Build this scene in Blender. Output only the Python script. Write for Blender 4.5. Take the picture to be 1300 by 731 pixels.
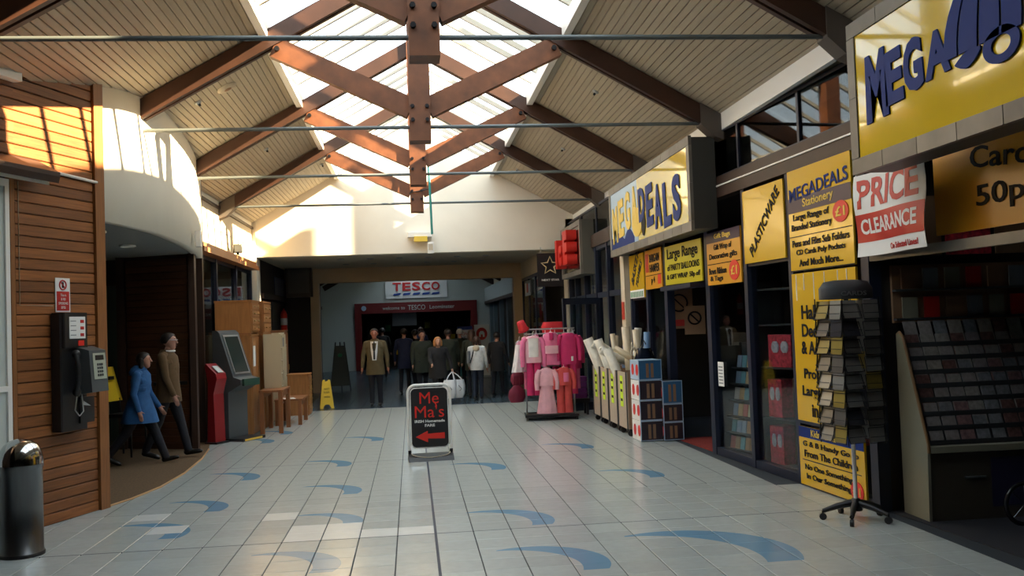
import bpy, math, random
from mathutils import Vector, Matrix
random.seed(7)
for o in list(bpy.data.objects): bpy.data.objects.remove(o)
C = bpy.context.scene.collection
SC = bpy.context.scene
# ------------------------------------------------------------------ camera
cam = bpy.data.cameras.new('camera'); cam.lens = 36*1180/1300; cam.sensor_width = 36; cam.clip_start = .05
camo = bpy.data.objects.new('camera', cam); C.objects.link(camo)
def cam_rot(f=1180., vx=523., vy=413., roll=.036):
    d = Vector((vx-650, -(vy-365.5), -f)).normalized()
    hx = Vector((math.cos(roll), math.sin(roll), 0)); X = (hx-d*hx.dot(d)).normalized(); Z = X.cross(d)
    return Matrix((X, d, Z))
camo.matrix_world = Matrix.Translation((0, 0, 1.75)) @ cam_rot().to_4x4()
SC.camera = camo
# ------------------------------------------------------------------ world, sun, exposure
SC.view_settings.view_transform = 'Standard'; SC.view_settings.look = 'None'
SC.view_settings.gamma = 1; SC.view_settings.exposure = -0.45
try: SC.view_settings.use_curve_mapping = False
except Exception: pass
w = bpy.data.worlds.new('sky'); SC.world = w; w.use_nodes = True
bg = w.node_tree.nodes['Background']; bg.inputs[0].default_value = (.84, .94, 1.0, 1); bg.inputs[1].default_value = 6.0
sun = bpy.data.lights.new('sun', 'SUN'); sun.energy = 75; sun.angle = math.radians(.53); sun.color = (1, .76, .46)
suno = bpy.data.objects.new('sun', sun); C.objects.link(suno)
suno.rotation_euler = Vector((-1, .30, -.62)).to_track_quat('-Z', 'Y').to_euler(); suno.location = (20, -10, 12)
# ------------------------------------------------------------------ materials
def mat(name, rgb, rough=.6, metal=0, var=0., scale=8, stretch=(1, 1, 1), bump=0., rnd=0., spec=.5, emit=None, estr=0, coat=0):
    m = bpy.data.materials.new(name); m.use_nodes = True
    nt = m.node_tree; b = nt.nodes['Principled BSDF']; L = nt.links
    b.inputs['Base Color'].default_value = (*rgb, 1); b.inputs['Roughness'].default_value = rough
    b.inputs['Metallic'].default_value = metal; b.inputs['Specular IOR Level'].default_value = spec
    b.inputs['Coat Weight'].default_value = coat
    if emit: b.inputs['Emission Color'].default_value = (*emit, 1); b.inputs['Emission Strength'].default_value = estr
    if var or bump or rnd:
        src = None
        if var or bump:
            tc = nt.nodes.new('ShaderNodeTexCoord'); mp = nt.nodes.new('ShaderNodeMapping'); mp.inputs['Scale'].default_value = stretch
            nz = nt.nodes.new('ShaderNodeTexNoise'); nz.inputs['Scale'].default_value = scale; nz.inputs['Detail'].default_value = 5
            L.new(tc.outputs['Object'], mp.inputs[0])
            oi0 = nt.nodes.new('ShaderNodeObjectInfo'); ad = nt.nodes.new('ShaderNodeVectorMath'); ad.operation = 'ADD'
            mu = nt.nodes.new('ShaderNodeMath'); mu.operation = 'MULTIPLY'; mu.inputs[1].default_value = 50
            L.new(oi0.outputs['Random'], mu.inputs[0]); L.new(mp.outputs[0], ad.inputs[0]); L.new(mu.outputs[0], ad.inputs[1])
            L.new(ad.outputs[0], nz.inputs['Vector']); src = nz.outputs['Fac']
        val = None
        if var:
            mr = nt.nodes.new('ShaderNodeMapRange'); mr.inputs['From Min'].default_value = .25; mr.inputs['From Max'].default_value = .75
            mr.inputs['To Min'].default_value = 1-var; mr.inputs['To Max'].default_value = 1+var
            L.new(src, mr.inputs['Value']); val = mr.outputs[0]
        if rnd:
            oi = nt.nodes.new('ShaderNodeObjectInfo'); mr2 = nt.nodes.new('ShaderNodeMapRange')
            mr2.inputs['To Min'].default_value = 1-rnd; mr2.inputs['To Max'].default_value = 1+rnd
            L.new(oi.outputs['Random'], mr2.inputs['Value'])
            if val:
                ml = nt.nodes.new('ShaderNodeMath'); ml.operation = 'MULTIPLY'; L.new(val, ml.inputs[0]); L.new(mr2.outputs[0], ml.inputs[1]); val = ml.outputs[0]
            else: val = mr2.outputs[0]
        if val:
            vm = nt.nodes.new('ShaderNodeVectorMath'); vm.operation = 'SCALE'; vm.inputs[0].default_value = rgb
            L.new(val, vm.inputs['Scale']); L.new(vm.outputs[0], b.inputs['Base Color'])
        if bump:
            bp = nt.nodes.new('ShaderNodeBump'); bp.inputs['Strength'].default_value = bump; bp.inputs['Distance'].default_value = .01
            L.new(src, bp.inputs['Height']); L.new(bp.outputs[0], b.inputs['Normal'])
    return m
def glass(name, tint=(1, 1, 1), gloss=.08):
    m = bpy.data.materials.new(name); m.use_nodes = True; nt = m.node_tree; nt.nodes.clear()
    o = nt.nodes.new('ShaderNodeOutputMaterial'); t = nt.nodes.new('ShaderNodeBsdfTransparent'); g = nt.nodes.new('ShaderNodeBsdfGlossy'); x = nt.nodes.new('ShaderNodeMixShader')
    t.inputs[0].default_value = (*tint, 1); g.inputs['Roughness'].default_value = .02
    lw = nt.nodes.new('ShaderNodeLayerWeight'); lw.inputs[0].default_value = .25
    mr = nt.nodes.new('ShaderNodeMapRange'); mr.inputs['To Min'].default_value = gloss*.6; mr.inputs['To Max'].default_value = min(1, gloss*5)
    nt.links.new(lw.outputs['Fresnel'], mr.inputs['Value']); nt.links.new(mr.outputs[0], x.inputs[0])
    nt.links.new(t.outputs[0], x.inputs[1]); nt.links.new(g.outputs[0], x.inputs[2]); nt.links.new(x.outputs[0], o.inputs[0])
    return m
M = {}
M['glulam'] = mat('glulam', (.16, .055, .02), .5, var=.35, scale=3, stretch=(2, 2, 2), bump=.1, rnd=.15)
M['rafter'] = mat('dark_rafter', (.050, .019, .010), .5, var=.3, scale=3, rnd=.1)
M['board'] = mat('ceiling_board', (.42, .36, .265), .6, var=.06, scale=2, stretch=(6, 1, 6), rnd=.05)
M['white'] = mat('white_plaster', (.85, .79, .67), .8, var=.03, scale=2)
M['cream'] = mat('cream_plaster', (.62, .54, .40), .8, var=.04, scale=2)
M['tan'] = mat('tan_paint', (.58, .44, .27), .75, var=.05, scale=2)
M['trimwhite'] = mat('white_gloss_trim', (.85, .83, .78), .4)
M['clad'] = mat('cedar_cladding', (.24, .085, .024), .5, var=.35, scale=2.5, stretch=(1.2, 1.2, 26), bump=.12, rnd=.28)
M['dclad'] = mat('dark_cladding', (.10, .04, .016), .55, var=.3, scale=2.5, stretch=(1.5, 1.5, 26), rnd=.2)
M['jamb'] = mat('stained_jamb', (.26, .10, .03), .45, var=.25, scale=4, stretch=(20, 20, 1))
M['dkwood'] = mat('dark_stained_wood', (.038, .018, .011), .5, var=.25, scale=4)
M['grout'] = mat('grout', (.022, .03, .04), .9)
M['joint'] = mat('movement_joint', (.015, .025, .05), .6)
M['steel'] = mat('grey_steel', (.40, .42, .42), .35, .8)
M['rod'] = mat('painted_rod', (.13, .15, .15), .45, .2)
M['chrome'] = mat('polished_steel', (.55, .58, .6), .12, 1)
M['aly'] = mat('brushed_aluminium', (.19, .175, .15), .45, .3, var=.25, scale=3, rnd=.2)
M['black'] = mat('black_plastic', (.012, .012, .014), .4)
M['blackmat'] = mat('black_matt', (.008, .008, .010), .8)
M['navy'] = mat('navy_frame', (.012, .018, .040), .4)
M['dkgrey'] = mat('dark_grey', (.045, .048, .052), .55)
M['grey'] = mat('mid_grey', (.20, .21, .22), .5)
M['beige'] = mat('beige_panel', (.50, .43, .32), .6, var=.04, scale=3)
M['carpet'] = mat('brown_carpet', (.11, .065, .03), .95, var=.35, scale=40, bump=.3)
M['dkfloor'] = mat('dark_floor', (.02, .022, .03), .7)
M['redcarpet'] = mat('red_carpet', (.22, .025, .02), .95, var=.3, scale=60)
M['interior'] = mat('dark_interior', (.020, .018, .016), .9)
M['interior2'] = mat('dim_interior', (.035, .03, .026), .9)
M['lamp'] = mat('lamp_lens', (.9, .9, .85), .3, emit=(1, .95, .85), estr=2.0)
M['bolt'] = mat('dark_bolt', (.02, .02, .022), .4, .7)
M['sky_glass'] = glass('skylight_glass', (.95, .97, .98), .05)
M['shop_glass'] = glass('shop_glass', (.82, .86, .88), .04)
M['clr_glass'] = glass('clerestory_glass', (.30, .33, .33), .075)
M['pale_glass'] = glass('clear_glass', (.85, .90, .88), .08)
# ------------------------------------------------------------------ mesh builder
class MB:
    def __init__(s): s.v = []; s.f = []; s.mi = []; s.sm = []; s.m = 0; s.smooth = False
    def add(s, vs, fs, smooth=None):
        n = len(s.v); s.v += [tuple(v) for v in vs]
        for f in fs: s.f.append([i+n for i in f]); s.mi.append(s.m); s.sm.append(s.smooth if smooth is None else smooth)
        return s
    def box(s, x0, x1, y0, y1, z0, z1):
        return s.add([(x, y, z) for z in (z0, z1) for y in (y0, y1) for x in (x0, x1)],
                     [(0, 2, 3, 1), (4, 5, 7, 6), (0, 1, 5, 4), (2, 6, 7, 3), (0, 4, 6, 2), (1, 3, 7, 5)])
    def cbox(s, c, sx, sy, sz, rz=0, ch=0):
        # box centred at c, rotated about z, optional chamfer of the vertical edges
        if ch:
            hx, hy = sx/2, sy/2
            pl = [(-hx+ch, -hy), (hx-ch, -hy), (hx, -hy+ch), (hx, hy-ch), (hx-ch, hy), (-hx+ch, hy), (-hx, hy-ch), (-hx, -hy+ch)]
        else: pl = [(-sx/2, -sy/2), (sx/2, -sy/2), (sx/2, sy/2), (-sx/2, sy/2)]
        cs, sn = math.cos(rz), math.sin(rz)
        pl = [(c[0]+x*cs-y*sn, c[1]+x*sn+y*cs) for x, y in pl]
        return s.prism(pl, c[2]-sz/2, c[2]+sz/2)
    def prism(s, pl, z0, z1):
        n = len(pl)
        return s.add([(x, y, z0) for x, y in pl]+[(x, y, z1) for x, y in pl],
                     [list(range(n))[::-1], list(range(n, 2*n))]+[(i, (i+1) % n, (i+1) % n+n, i+n) for i in range(n)])
    def ext(s, pl, vec):
        # extrude a 3d polygon along vec
        n = len(pl); q = [(p[0]+vec[0], p[1]+vec[1], p[2]+vec[2]) for p in pl]
        return s.add(list(pl)+q, [list(range(n))[::-1], list(range(n, 2*n))]+[(i, (i+1) % n, (i+1) % n+n, i+n) for i in range(n)])
    def quad(s, a, b, c, d): return s.add([a, b, c, d], [(0, 1, 2, 3)])
    def bar(s, a, b, wx, wz, up=(0, 0, 1)):
        # rectangular bar from a to b: wx across, wz along up
        a, b, up = Vector(a), Vector(b), Vector(up); d = (b-a).normalized(); x = d.cross(up).normalized(); u = x.cross(d).normalized()
        vs = [p+x*i*wx/2+u*j*wz/2 for p in (a, b) for i, j in ((-1, -1), (1, -1), (1, 1), (-1, 1))]
        return s.add(vs, [(3, 2, 1, 0), (4, 5, 6, 7), (0, 1, 5, 4), (1, 2, 6, 5), (2, 3, 7, 6), (3, 0, 4, 7)])
    def tube(s, pts, r, n=8, closed=False):
        P = [Vector(p) for p in pts]; rr = r if isinstance(r, (list, tuple)) else [r]*len(P); rings = []
        up = None
        for i, p in enumerate(P):
            if closed: d = (P[(i+1) % len(P)]-P[i-1]).normalized()
            else: d = (P[min(i+1, len(P)-1)]-P[max(i-1, 0)]).normalized()
            if up is None:
                up = Vector((0, 0, 1)) if abs(d.z) < .9 else Vector((1, 0, 0))
            x = d.cross(up).normalized(); u = x.cross(d).normalized(); up = u
            rings.append([p+(x*math.cos(t)+u*math.sin(t))*rr[i] for t in [2*math.pi*k/n for k in range(n)]])
        return s.loft(rings, closed=closed, smooth=True)
    def loft(s, rings, closed=False, cap=True, smooth=True):
        n = len(rings[0]); vs = [v for r in rings for v in r]; fs = []; m = len(rings)
        for i in range(m if closed else m-1):
            a, b = i*n, ((i+1) % m)*n
            for k in range(n): fs.append((a+k, a+(k+1) % n, b+(k+1) % n, b+k))
        s.add(vs, fs, smooth)
        if cap and not closed: s.add(rings[0], [list(range(n))[::-1]], False); s.add(rings[-1], [list(range(n))], False)
        return s
    def lathe(s, prof, c=(0, 0, 0), n=24, smooth=True):
        rings = [[(c[0]+r*math.cos(2*math.pi*k/n), c[1]+r*math.sin(2*math.pi*k/n), c[2]+z) for k in range(n)] for r, z in prof]
        return s.loft(rings, smooth=smooth)
    def ball(s, c, rx, ry, rz, n=12, m=8):
        rings = []
        for i in range(1, m):
            t = math.pi*i/m
            rings.append([(c[0]+rx*math.sin(t)*math.cos(2*math.pi*k/n), c[1]+ry*math.sin(t)*math.sin(2*math.pi*k/n), c[2]-rz*math.cos(t)) for k in range(n)])
        return s.loft(rings)
    def mesh(s, name, mats):
        me = bpy.data.meshes.new(name); me.from_pydata(s.v, [], s.f)
        for m in mats: me.materials.append(m)
        for p, mi, sm in zip(me.polygons, s.mi, s.sm): p.material_index = mi; p.use_smooth = sm
        me.update(); return me
    def build(s, name, m, parent=None, loc=None, rz=0):
        ms = m if isinstance(m, (list, tuple)) else [m]
        ms = [M[x] if isinstance(x, str) else x for x in ms]
        o = bpy.data.objects.new(name, s.mesh(name, ms)); C.objects.link(o)
        if parent: o.parent = parent
        if loc: o.location = loc
        if rz: o.rotation_euler.z = rz
        return o
def tag(o, label=None, cat=None, group=None, kind=None):
    if label: o['label'] = label
    if cat: o['category'] = cat
    if group: o['group'] = group
    if kind: o['kind'] = kind
    return o
def thing(name, label, cat, loc=(0, 0, 0), rz=0, group=None):
    o = bpy.data.objects.new(name, None); C.objects.link(o); o.empty_display_size = .1
    o.location = loc; o.rotation_euler.z = rz
    return tag(o, label, cat, group)
def struct(name, mb, m, label=None, cat=None):
    return tag(mb.build(name, m), label, cat, kind='structure')
def link(name, me, parent=None, mw=None):
    o = bpy.data.objects.new(name, me); C.objects.link(o); o.parent = parent
    if mw is not None: o.matrix_local = mw
    return o
def copy_tree(o, parent=None):
    c = o.copy(); C.objects.link(c); c.parent = parent
    for ch in list(o.children): copy_tree(ch, c)
    return c
def flat_text(txt, size=1, ext=.004, bold=0., align='CENTER', shear=0, spacing=1, line=1.0):
    # text -> mesh in its own xy plane
    cu = bpy.data.curves.new('lettering', 'FONT'); cu.body = txt; cu.size = size; cu.extrude = ext; cu.offset = bold; cu.align_x = align; cu.align_y = 'CENTER'
    cu.shear = shear; cu.space_character = spacing; cu.space_line = line; cu.resolution_u = 3; cu.fill_mode = 'BOTH'
    ob = bpy.data.objects.new('tmp', cu)
    me = bpy.data.meshes.new_from_object(ob)
    bpy.data.objects.remove(ob); bpy.data.curves.remove(cu); me.name = 'lettering'
    return me
def frame(p, right, up):
    # matrix whose x = right, y = up
    r = Vector(right).normalized(); u = Vector(up); u = (u-r*u.dot(r)).normalized(); n = r.cross(u)
    return Matrix(((r.x, u.x, n.x, p[0]), (r.y, u.y, n.y, p[1]), (r.z, u.z, n.z, p[2]), (0, 0, 0, 1)))
def letter(txt, mw, m, parent, width=None, height=None, ext=.003, bold=0., shear=0, name='lettering', warp=None, spacing=1, line=1.0, align='CENTER'):
    me = flat_text(txt, 1, ext, bold, align, shear, spacing, line); me.materials.clear(); me.materials.append(M[m] if isinstance(m, str) else m)
    xs = [v.co.x for v in me.vertices]; ys = [v.co.y for v in me.vertices]
    x0, x1, y0, y1 = min(xs), max(xs), min(ys), max(ys)
    sx = width/(x1-x0) if width else None; sy = height/(y1-y0) if height else None
    sx = sx or sy; sy = sy or sx
    for v in me.vertices:
        x = (v.co.x-(x0+x1)/2)*sx; y = (v.co.y-(y0+y1)/2)*sy; z = v.co.z
        if warp: x, y = warp(x, y)
        v.co = (x, y, z)
    hs = height or (max(v.co.y for v in me.vertices)-min(v.co.y for v in me.vertices))
    if hs < .085 or len(txt) == 1:
        o = link(name, me, parent, mw)
        if len(txt) > 1: o['kind'] = 'stuff'
        return [o]
    # split into one mesh per character: islands whose x ranges overlap belong together
    par = list(range(len(me.vertices)))
    def fd(i):
        while par[i] != i: par[i] = par[par[i]]; i = par[i]
        return i
    for e in me.edges: par[fd(e.vertices[0])] = fd(e.vertices[1])
    isl = {}
    for v in me.vertices: isl.setdefault(fd(v.index), []).append(v.index)
    cl = sorted(([min(me.vertices[i].co.x for i in c), max(me.vertices[i].co.x for i in c), list(c)] for c in isl.values()), key=lambda c: c[0])
    mg = []
    for c in cl:
        if mg and c[0] < mg[-1][1]-.35*min(c[1]-c[0], mg[-1][1]-mg[-1][0]): mg[-1][1] = max(mg[-1][1], c[1]); mg[-1][2] += c[2]
        else: mg.append(c)
    out = []; who = {}
    for k, c in enumerate(mg):
        for i in c[2]: who[i] = k
    fs = [[] for _ in mg]
    for p in me.polygons: fs[who[p.vertices[0]]].append(list(p.vertices))
    for k, c in enumerate(mg):
        ix = {i: n for n, i in enumerate(c[2])}; nm = bpy.data.meshes.new('letter'); nm.from_pydata([me.vertices[i].co[:] for i in c[2]], [], [[ix[i] for i in f] for f in fs[k]])
        nm.materials.append(me.materials[0]); out.append(link('letter', nm, parent, mw))
    bpy.data.meshes.remove(me); return out

# ================================================================== THE BUILDING
X0, SKU, SKZ, EU, SL = .17, 1.78, 5.22, 3.66, .56      # roof centre, skylight half width and height, eave half width, slope
EZ = SKZ-SL*(EU-SKU); RZ = SKZ+SL*SKU
TY = [-6.22, -2.79, .64, 4.07, 7.5, 10.93, 14.36, 17.79]; YW = 21.3
def rx(Y): return 4.08-.0566*(Y-5.99) if Y < 13.2 else 3.672      # right shop front line
# ---- floor: slab, tiles, joints
fl = struct('floor', MB().box(-9, 9, -7, 46, -.2, -.006), 'grout', 'grey tiled mall floor with blue swoosh inlays')
def tile_mat(name, base, rough):
    m = mat(name, base, rough, var=.05, scale=14, rnd=.055); nt = m.node_tree; L = nt.links; b = nt.nodes['Principled BSDF']
    src = b.inputs['Base Color'].links[0].from_socket
    ge = nt.nodes.new('ShaderNodeNewGeometry')
    tot = None
    # horn-shaped inlays: inside circle A, outside circle B, upper right quadrant only
    sw = [(-2.15, 8.75, .50), (-2.02, 9.85, .46), (-2.0, 11.7, .46), (-.72, 7.3, .50), (-.62, 8.8, .44), (-.72, 10.4, .46), (-.95, 12.4, .44), (1.05, 8.45, .52), (1.22, 6.95, .54), (2.55, 7.05, .78),
          (.95, 11.5, .46), (-2.35, 15.3, .46), (-2.2, 16.4, .46), (2.3, 12.9, .46), (2.6, 10.4, .46), (-.62, 14.9, .46)]
    sp = nt.nodes.new('ShaderNodeSeparateXYZ'); L.new(ge.outputs['Position'], sp.inputs[0])
    def dist(cx, cy):
        v = nt.nodes.new('ShaderNodeVectorMath'); v.operation = 'DISTANCE'; L.new(ge.outputs['Position'], v.inputs[0]); v.inputs[1].default_value = (cx, cy, 0); return v.outputs['Value']
    def cmp(sock, op, val):
        n = nt.nodes.new('ShaderNodeMath'); n.operation = op; L.new(sock, n.inputs[0]); n.inputs[1].default_value = val; return n.outputs[0]
    def both(p, q, op='MULTIPLY'):
        n = nt.nodes.new('ShaderNodeMath'); n.operation = op; L.new(p, n.inputs[0]); L.new(q, n.inputs[1]); return n.outputs[0]
    for x, y, r in sw:
        cx, cy = x-r*.72, y-r*.45
        m1 = both(cmp(dist(cx, cy), 'LESS_THAN', r), cmp(dist(cx-r*.42, cy-r*.16), 'GREATER_THAN', r*1.02))
        m1 = both(both(m1, cmp(sp.outputs[0], 'GREATER_THAN', cx-r*.45)), cmp(sp.outputs[1], 'GREATER_THAN', cy-r*.42))
        tot = m1 if tot is None else both(tot, m1, 'MAXIMUM')
    mx = nt.nodes.new('ShaderNodeMix'); mx.data_type = 'RGBA'; L.new(tot, mx.inputs['Factor']); L.new(src, mx.inputs[6]); mx.inputs[7].default_value = (.15, .29, .42, 1)
    L.new(mx.outputs[2], b.inputs['Base Color']); return m
M['tile'] = tile_mat('floor_tile', (.41, .445, .435), .20)
M['tile_pale'] = mat('pale_floor_tile', (.60, .62, .61), .24, var=.04, scale=10)
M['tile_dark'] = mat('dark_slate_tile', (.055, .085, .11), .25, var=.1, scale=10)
TS = .3167; TX0 = .142; TY0 = 7.9
cells = []
for i in range(-12, 13):
    for j in range(-9, 56):
        x, y = TX0+i*TS, TY0+j*TS
        if x+TS > rx(y)+.03 and y < 21: continue
        if x < -3.75: continue
        cells.append((y, x, i, j))
cells.sort(key=lambda c: (c[3], abs(c[2])))
g1, g2 = .0075, .0035
def tile_mesh(m):
    b = MB(); c = .003
    b.loft([[(g1/2, g2/2, -.012), (TS-g1/2, g2/2, -.012), (TS-g1/2, TS-g2/2, -.012), (g1/2, TS-g2/2, -.012)],
            [(g1/2, g2/2, -.002), (TS-g1/2, g2/2, -.002), (TS-g1/2, TS-g2/2, -.002), (g1/2, TS-g2/2, -.002)],
            [(g1/2+c, g2/2+c, 0), (TS-g1/2-c, g2/2+c, 0), (TS-g1/2-c, TS-g2/2-c, 0), (g1/2+c, TS-g2/2-c, 0)]], smooth=False)
    return b.mesh('tile', [M[m]])
tm, tp = tile_mesh('tile'), tile_mesh('tile_pale')
pale = {(-4, 1), (-5, 3), (-3, 0), (-2, 0), (-6, 6), (-8, 2), (-9, 4), (-5, 9), (2, 8), (3, 8), (-1, 0), (-7, 11), (-4, 0), (-3, 1)}
vis = [c for c in cells if c[3] >= -7 and abs(c[1]+TS/2) < 1.2+.52*c[0]][:300]
vs = set((c[2], c[3]) for c in vis)
for y, x, i, j in vis: link('tile', tp if (i, j) in pale else tm, fl, Matrix.Translation((x, y, 0)))
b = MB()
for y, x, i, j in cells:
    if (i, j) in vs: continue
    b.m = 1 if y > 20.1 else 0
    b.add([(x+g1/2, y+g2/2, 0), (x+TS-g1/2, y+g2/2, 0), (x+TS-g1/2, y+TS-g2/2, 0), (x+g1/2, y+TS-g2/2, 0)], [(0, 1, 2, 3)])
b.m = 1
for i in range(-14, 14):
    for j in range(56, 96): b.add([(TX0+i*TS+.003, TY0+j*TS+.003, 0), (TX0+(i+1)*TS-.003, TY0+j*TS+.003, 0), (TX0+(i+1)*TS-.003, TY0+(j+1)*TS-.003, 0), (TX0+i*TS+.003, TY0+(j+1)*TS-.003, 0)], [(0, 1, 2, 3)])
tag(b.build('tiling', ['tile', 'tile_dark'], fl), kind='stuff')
for a in ((TX0-.011, TX0+.011, 5, 20, -.006, .0008), (-3.4, 4, TY0-.006, TY0+.006, -.006, .0008), (-3, 3.7, 12.33-.004, 12.33+.004, -.006, .0006)):
    MB().box(*a).build('movement_joint', 'joint', fl)
# carpet of the recess (curved edge)
cp = [(-3.19, 9.96), (-3.05, 10.4), (-2.93, 11.1), (-2.90, 12.1), (-2.97, 13.4), (-3.1, 14.45)]
struct('floor_carpet', MB().prism(cp+[(-3.3, 15.6), (-7, 15.6), (-7, 9.96)], -.05, .008), 'carpet', 'brown carpet with curved edge in left entrance recess')
tag(MB().tube([(x+.01, y, .006) for x, y in cp], .012, 6).build('carpet_edge_strip', mat('brass_strip', (.45, .26, .1), .5)), 'tan curved edging strip between carpet and tiles', 'edging')
# ---- roof slabs and planks
roof = MB()
for s in (-1, 1):
    a, c = SKU, EU+.5
    za, zc = SKZ, SKZ-SL*(c-SKU)
    roof.ext([(X0+s*a, -7, za+.03), (X0+s*c, -7, zc+.03), (X0+s*c, -7, zc+.16), (X0+s*a, -7, za+.16)], (0, 28.6, 0))
ceil = struct('ceiling', roof, 'board', 'sloping cream boarded ceiling either side of the skylight')
NP = 28; wl = math.hypot(EU-SKU, SL*(EU-SKU)); pw = wl/NP
pm = {}
bays = [(4.07, 7.5), (7.5, 10.93), (10.93, 14.36), (14.36, 17.79), (17.79, 21.3)]
def plank_mesh(L):
    b = MB(); c = .006; h = pw/2-.003
    pr = [(-h, .028), (-h, c), (-h+c, 0), (h-c, 0), (h, c), (h, .028)]
    b.ext([(x, 0, z) for x, z in pr], (0, L, 0)); return b.mesh('plank', [M['board']])
for (ya, yb) in bays:
    L = yb-ya-.13; me = plank_mesh(L)
    for s in (-1, 1):
        for k in range(NP):
            t = (k+.5)/NP; u = SKU+(EU-SKU)*t; z = SKZ-SL*(u-SKU)
            link('plank', me, ceil, Matrix.Translation((X0+s*u, ya+.065, z)) @ Matrix.Rotation(s*math.atan(SL), 4, 'Y'))
for s in (-1, 1):   # plain boarding behind the camera
    MB().ext([(X0+s*SKU, -7, SKZ), (X0+s*EU, -7, EZ), (X0+s*EU, -7, EZ+.03), (X0+s*SKU, -7, SKZ+.03)], (0, 11, 0)).build('boarding', 'board', ceil)
# small fittings on the ceiling boards: nozzles, roundels
def on_slope(X, Y, d=0): u = abs(X-X0); return (X, Y, SKZ-SL*(u-SKU)-d)
M['glzbar'] = mat('glazing_bar_paint', (.50, .45, .36), .5)
# ---- skylight edge trims (white) and ridge
for n, s in ((1, -1), (2, 1)):
    t = MB(); t.ext([(X0+s*(SKU-.06), -7, SKZ-.10), (X0+s*(SKU+.03), -7, SKZ-.10), (X0+s*(SKU+.03), -7, SKZ+.09), (X0+s*(SKU-.06), -7, SKZ+.09)], (0, 28.3, 0))
    struct('trim_%d' % n, t, 'trimwhite', 'white edge beam along the %s side of the skylight' % ('left' if s < 0 else 'right'))
    wn = struct('window_%d' % n, MB().bar((X0+s*.03, -7, RZ+.10), (X0+s*.03, YW, RZ+.10), .05, .05), 'trimwhite', '%s slope of the glazed skylight' % ('left' if s < 0 else 'right'))
    NB = 6
    sl = Matrix.Rotation(s*math.atan(SL), 4, 'Y')
    La = math.hypot(SKU, SL*SKU)
    bm_ = MB().box(-La/2, La/2, -.024, .024, -.03, .04).mesh('glazing_bar', [M['glzbar']])
    pm_ = None
    for yi in range(3, len(TY)):
        ya = TY[yi]; yb = TY[yi+1] if yi+1 < len(TY) else YW
        for k in range(NB):
            y = ya+(yb-ya)*k/NB; z = (SKZ+RZ)/2+.12
            if k: link('glazing_bar', bm_, wn, Matrix.Translation((X0+s*SKU/2, y, z)) @ sl)
            if pm_ is None: pm_ = MB().quad((-La/2, .022, 0), (La/2, .022, 0), (La/2, 3.43/NB-.022, 0), (-La/2, 3.43/NB-.022, 0)).mesh('pane', [M['sky_glass']])
            link('pane', pm_, wn, Matrix.Translation((X0+s*SKU/2, y, z)) @ sl)
struct('ceiling_back', MB().ext([(X0-SKU, -7, SKZ+.05), (X0+SKU, -7, SKZ+.05), (X0, -7, RZ+.1)], (0, 11.0, 0)), 'board', 'closed boarded ridge behind the viewpoint')
# ---- roof trusses
def truss(Y, label):
    t = thing('roof_truss', label, 'roof truss', (0, Y, 0), group='timber trusses over the mall')
    D = .25
    for s in (-1, 1):
        r = MB(); ua, ub = .0, EU+.02
        def z(u): return SKZ-SL*(u-SKU)
        # twin rafter: two leaves with a shadow gap, plus thin sole plate
        for y0, y1 in ((-.085, -.022), (.022, .085)):
            r.ext([(X0+s*.0, y0, z(0)-.02), (X0+s*ub, y0, z(ub)-.02), (X0+s*ub, y0, z(ub)-D), (X0+s*.0, y0, z(0)-D)], (0, y1-y0, 0))
        r.ext([(X0+s*.0, -.03, z(0)-.02), (X0+s*ub, -.03, z(ub)-.02), (X0+s*ub, -.03, z(ub)-D+.05), (X0+s*.0, -.03, z(0)-D+.05)], (0, .06, 0))
        r.build('rafter', 'rafter', t)
        a = Vector((X0+s*1.66, 0, 5.03)); c = Vector((X0+s*.10, 0, 4.30))
        b_ = MB().bar(a, c, .13, .24); b_.build('brace', 'glulam', t)
        sh = MB().ext([(X0+s*(EU-.28), -.1, z(EU-.28)-.01), (X0+s*(EU+.03), -.1, z(EU+.03)-.01), (X0+s*(EU+.03), -.1, z(EU)-.32), (X0+s*(EU-.12), -.1, z(EU)-.26), (X0+s*(EU-.28), -.1, z(EU-.28)-D-.02)], (0, .2, 0))
        sh.build('rafter_shoe', mat('shoe_steel', (.10, .09, .08), .6, .3) if 'shoe' not in M else M['shoe'], t)
        ck = MB().tube([(X0+s*1.62, -.1, 5.0), (X0+s*1.62, .1, 5.0)], .03, 8); ck.build('bolt', 'bolt', t)
    k = MB().box(X0-.125, X0+.125, -.125, .125, 3.90, RZ-.05).build('king_post', 'glulam', t)
    for zz in (4.14, 4.30):
        for s in (-1, 1):
            MB().tube([(X0+s*.085, -.165, zz), (X0+s*.085, -.12, zz)], .024, 6).build('bolt', 'bolt', k)
    MB().tube([(X0-EU+.1, 0, 4.08), (X0+EU-.1, 0, 4.08)], .022, 8).build('tie_rod', 'rod', t)
    return t
M['shoe'] = mat('shoe_steel', (.12, .10, .085), .6, .3)
names = ['timber roof truss behind the viewpoint', 'timber roof truss behind the viewpoint', 'timber roof truss behind the viewpoint', 'timber roof truss over the viewpoint', 'timber roof truss with king post and tie rod, nearest in view', 'second timber roof truss from the front, dark king post',
         'third timber roof truss from the front, orange in sunlight', 'fourth timber roof truss, farthest, just before the white gable wall']
for y, n in zip(TY[3:], names[3:]): truss(y, n)
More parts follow.
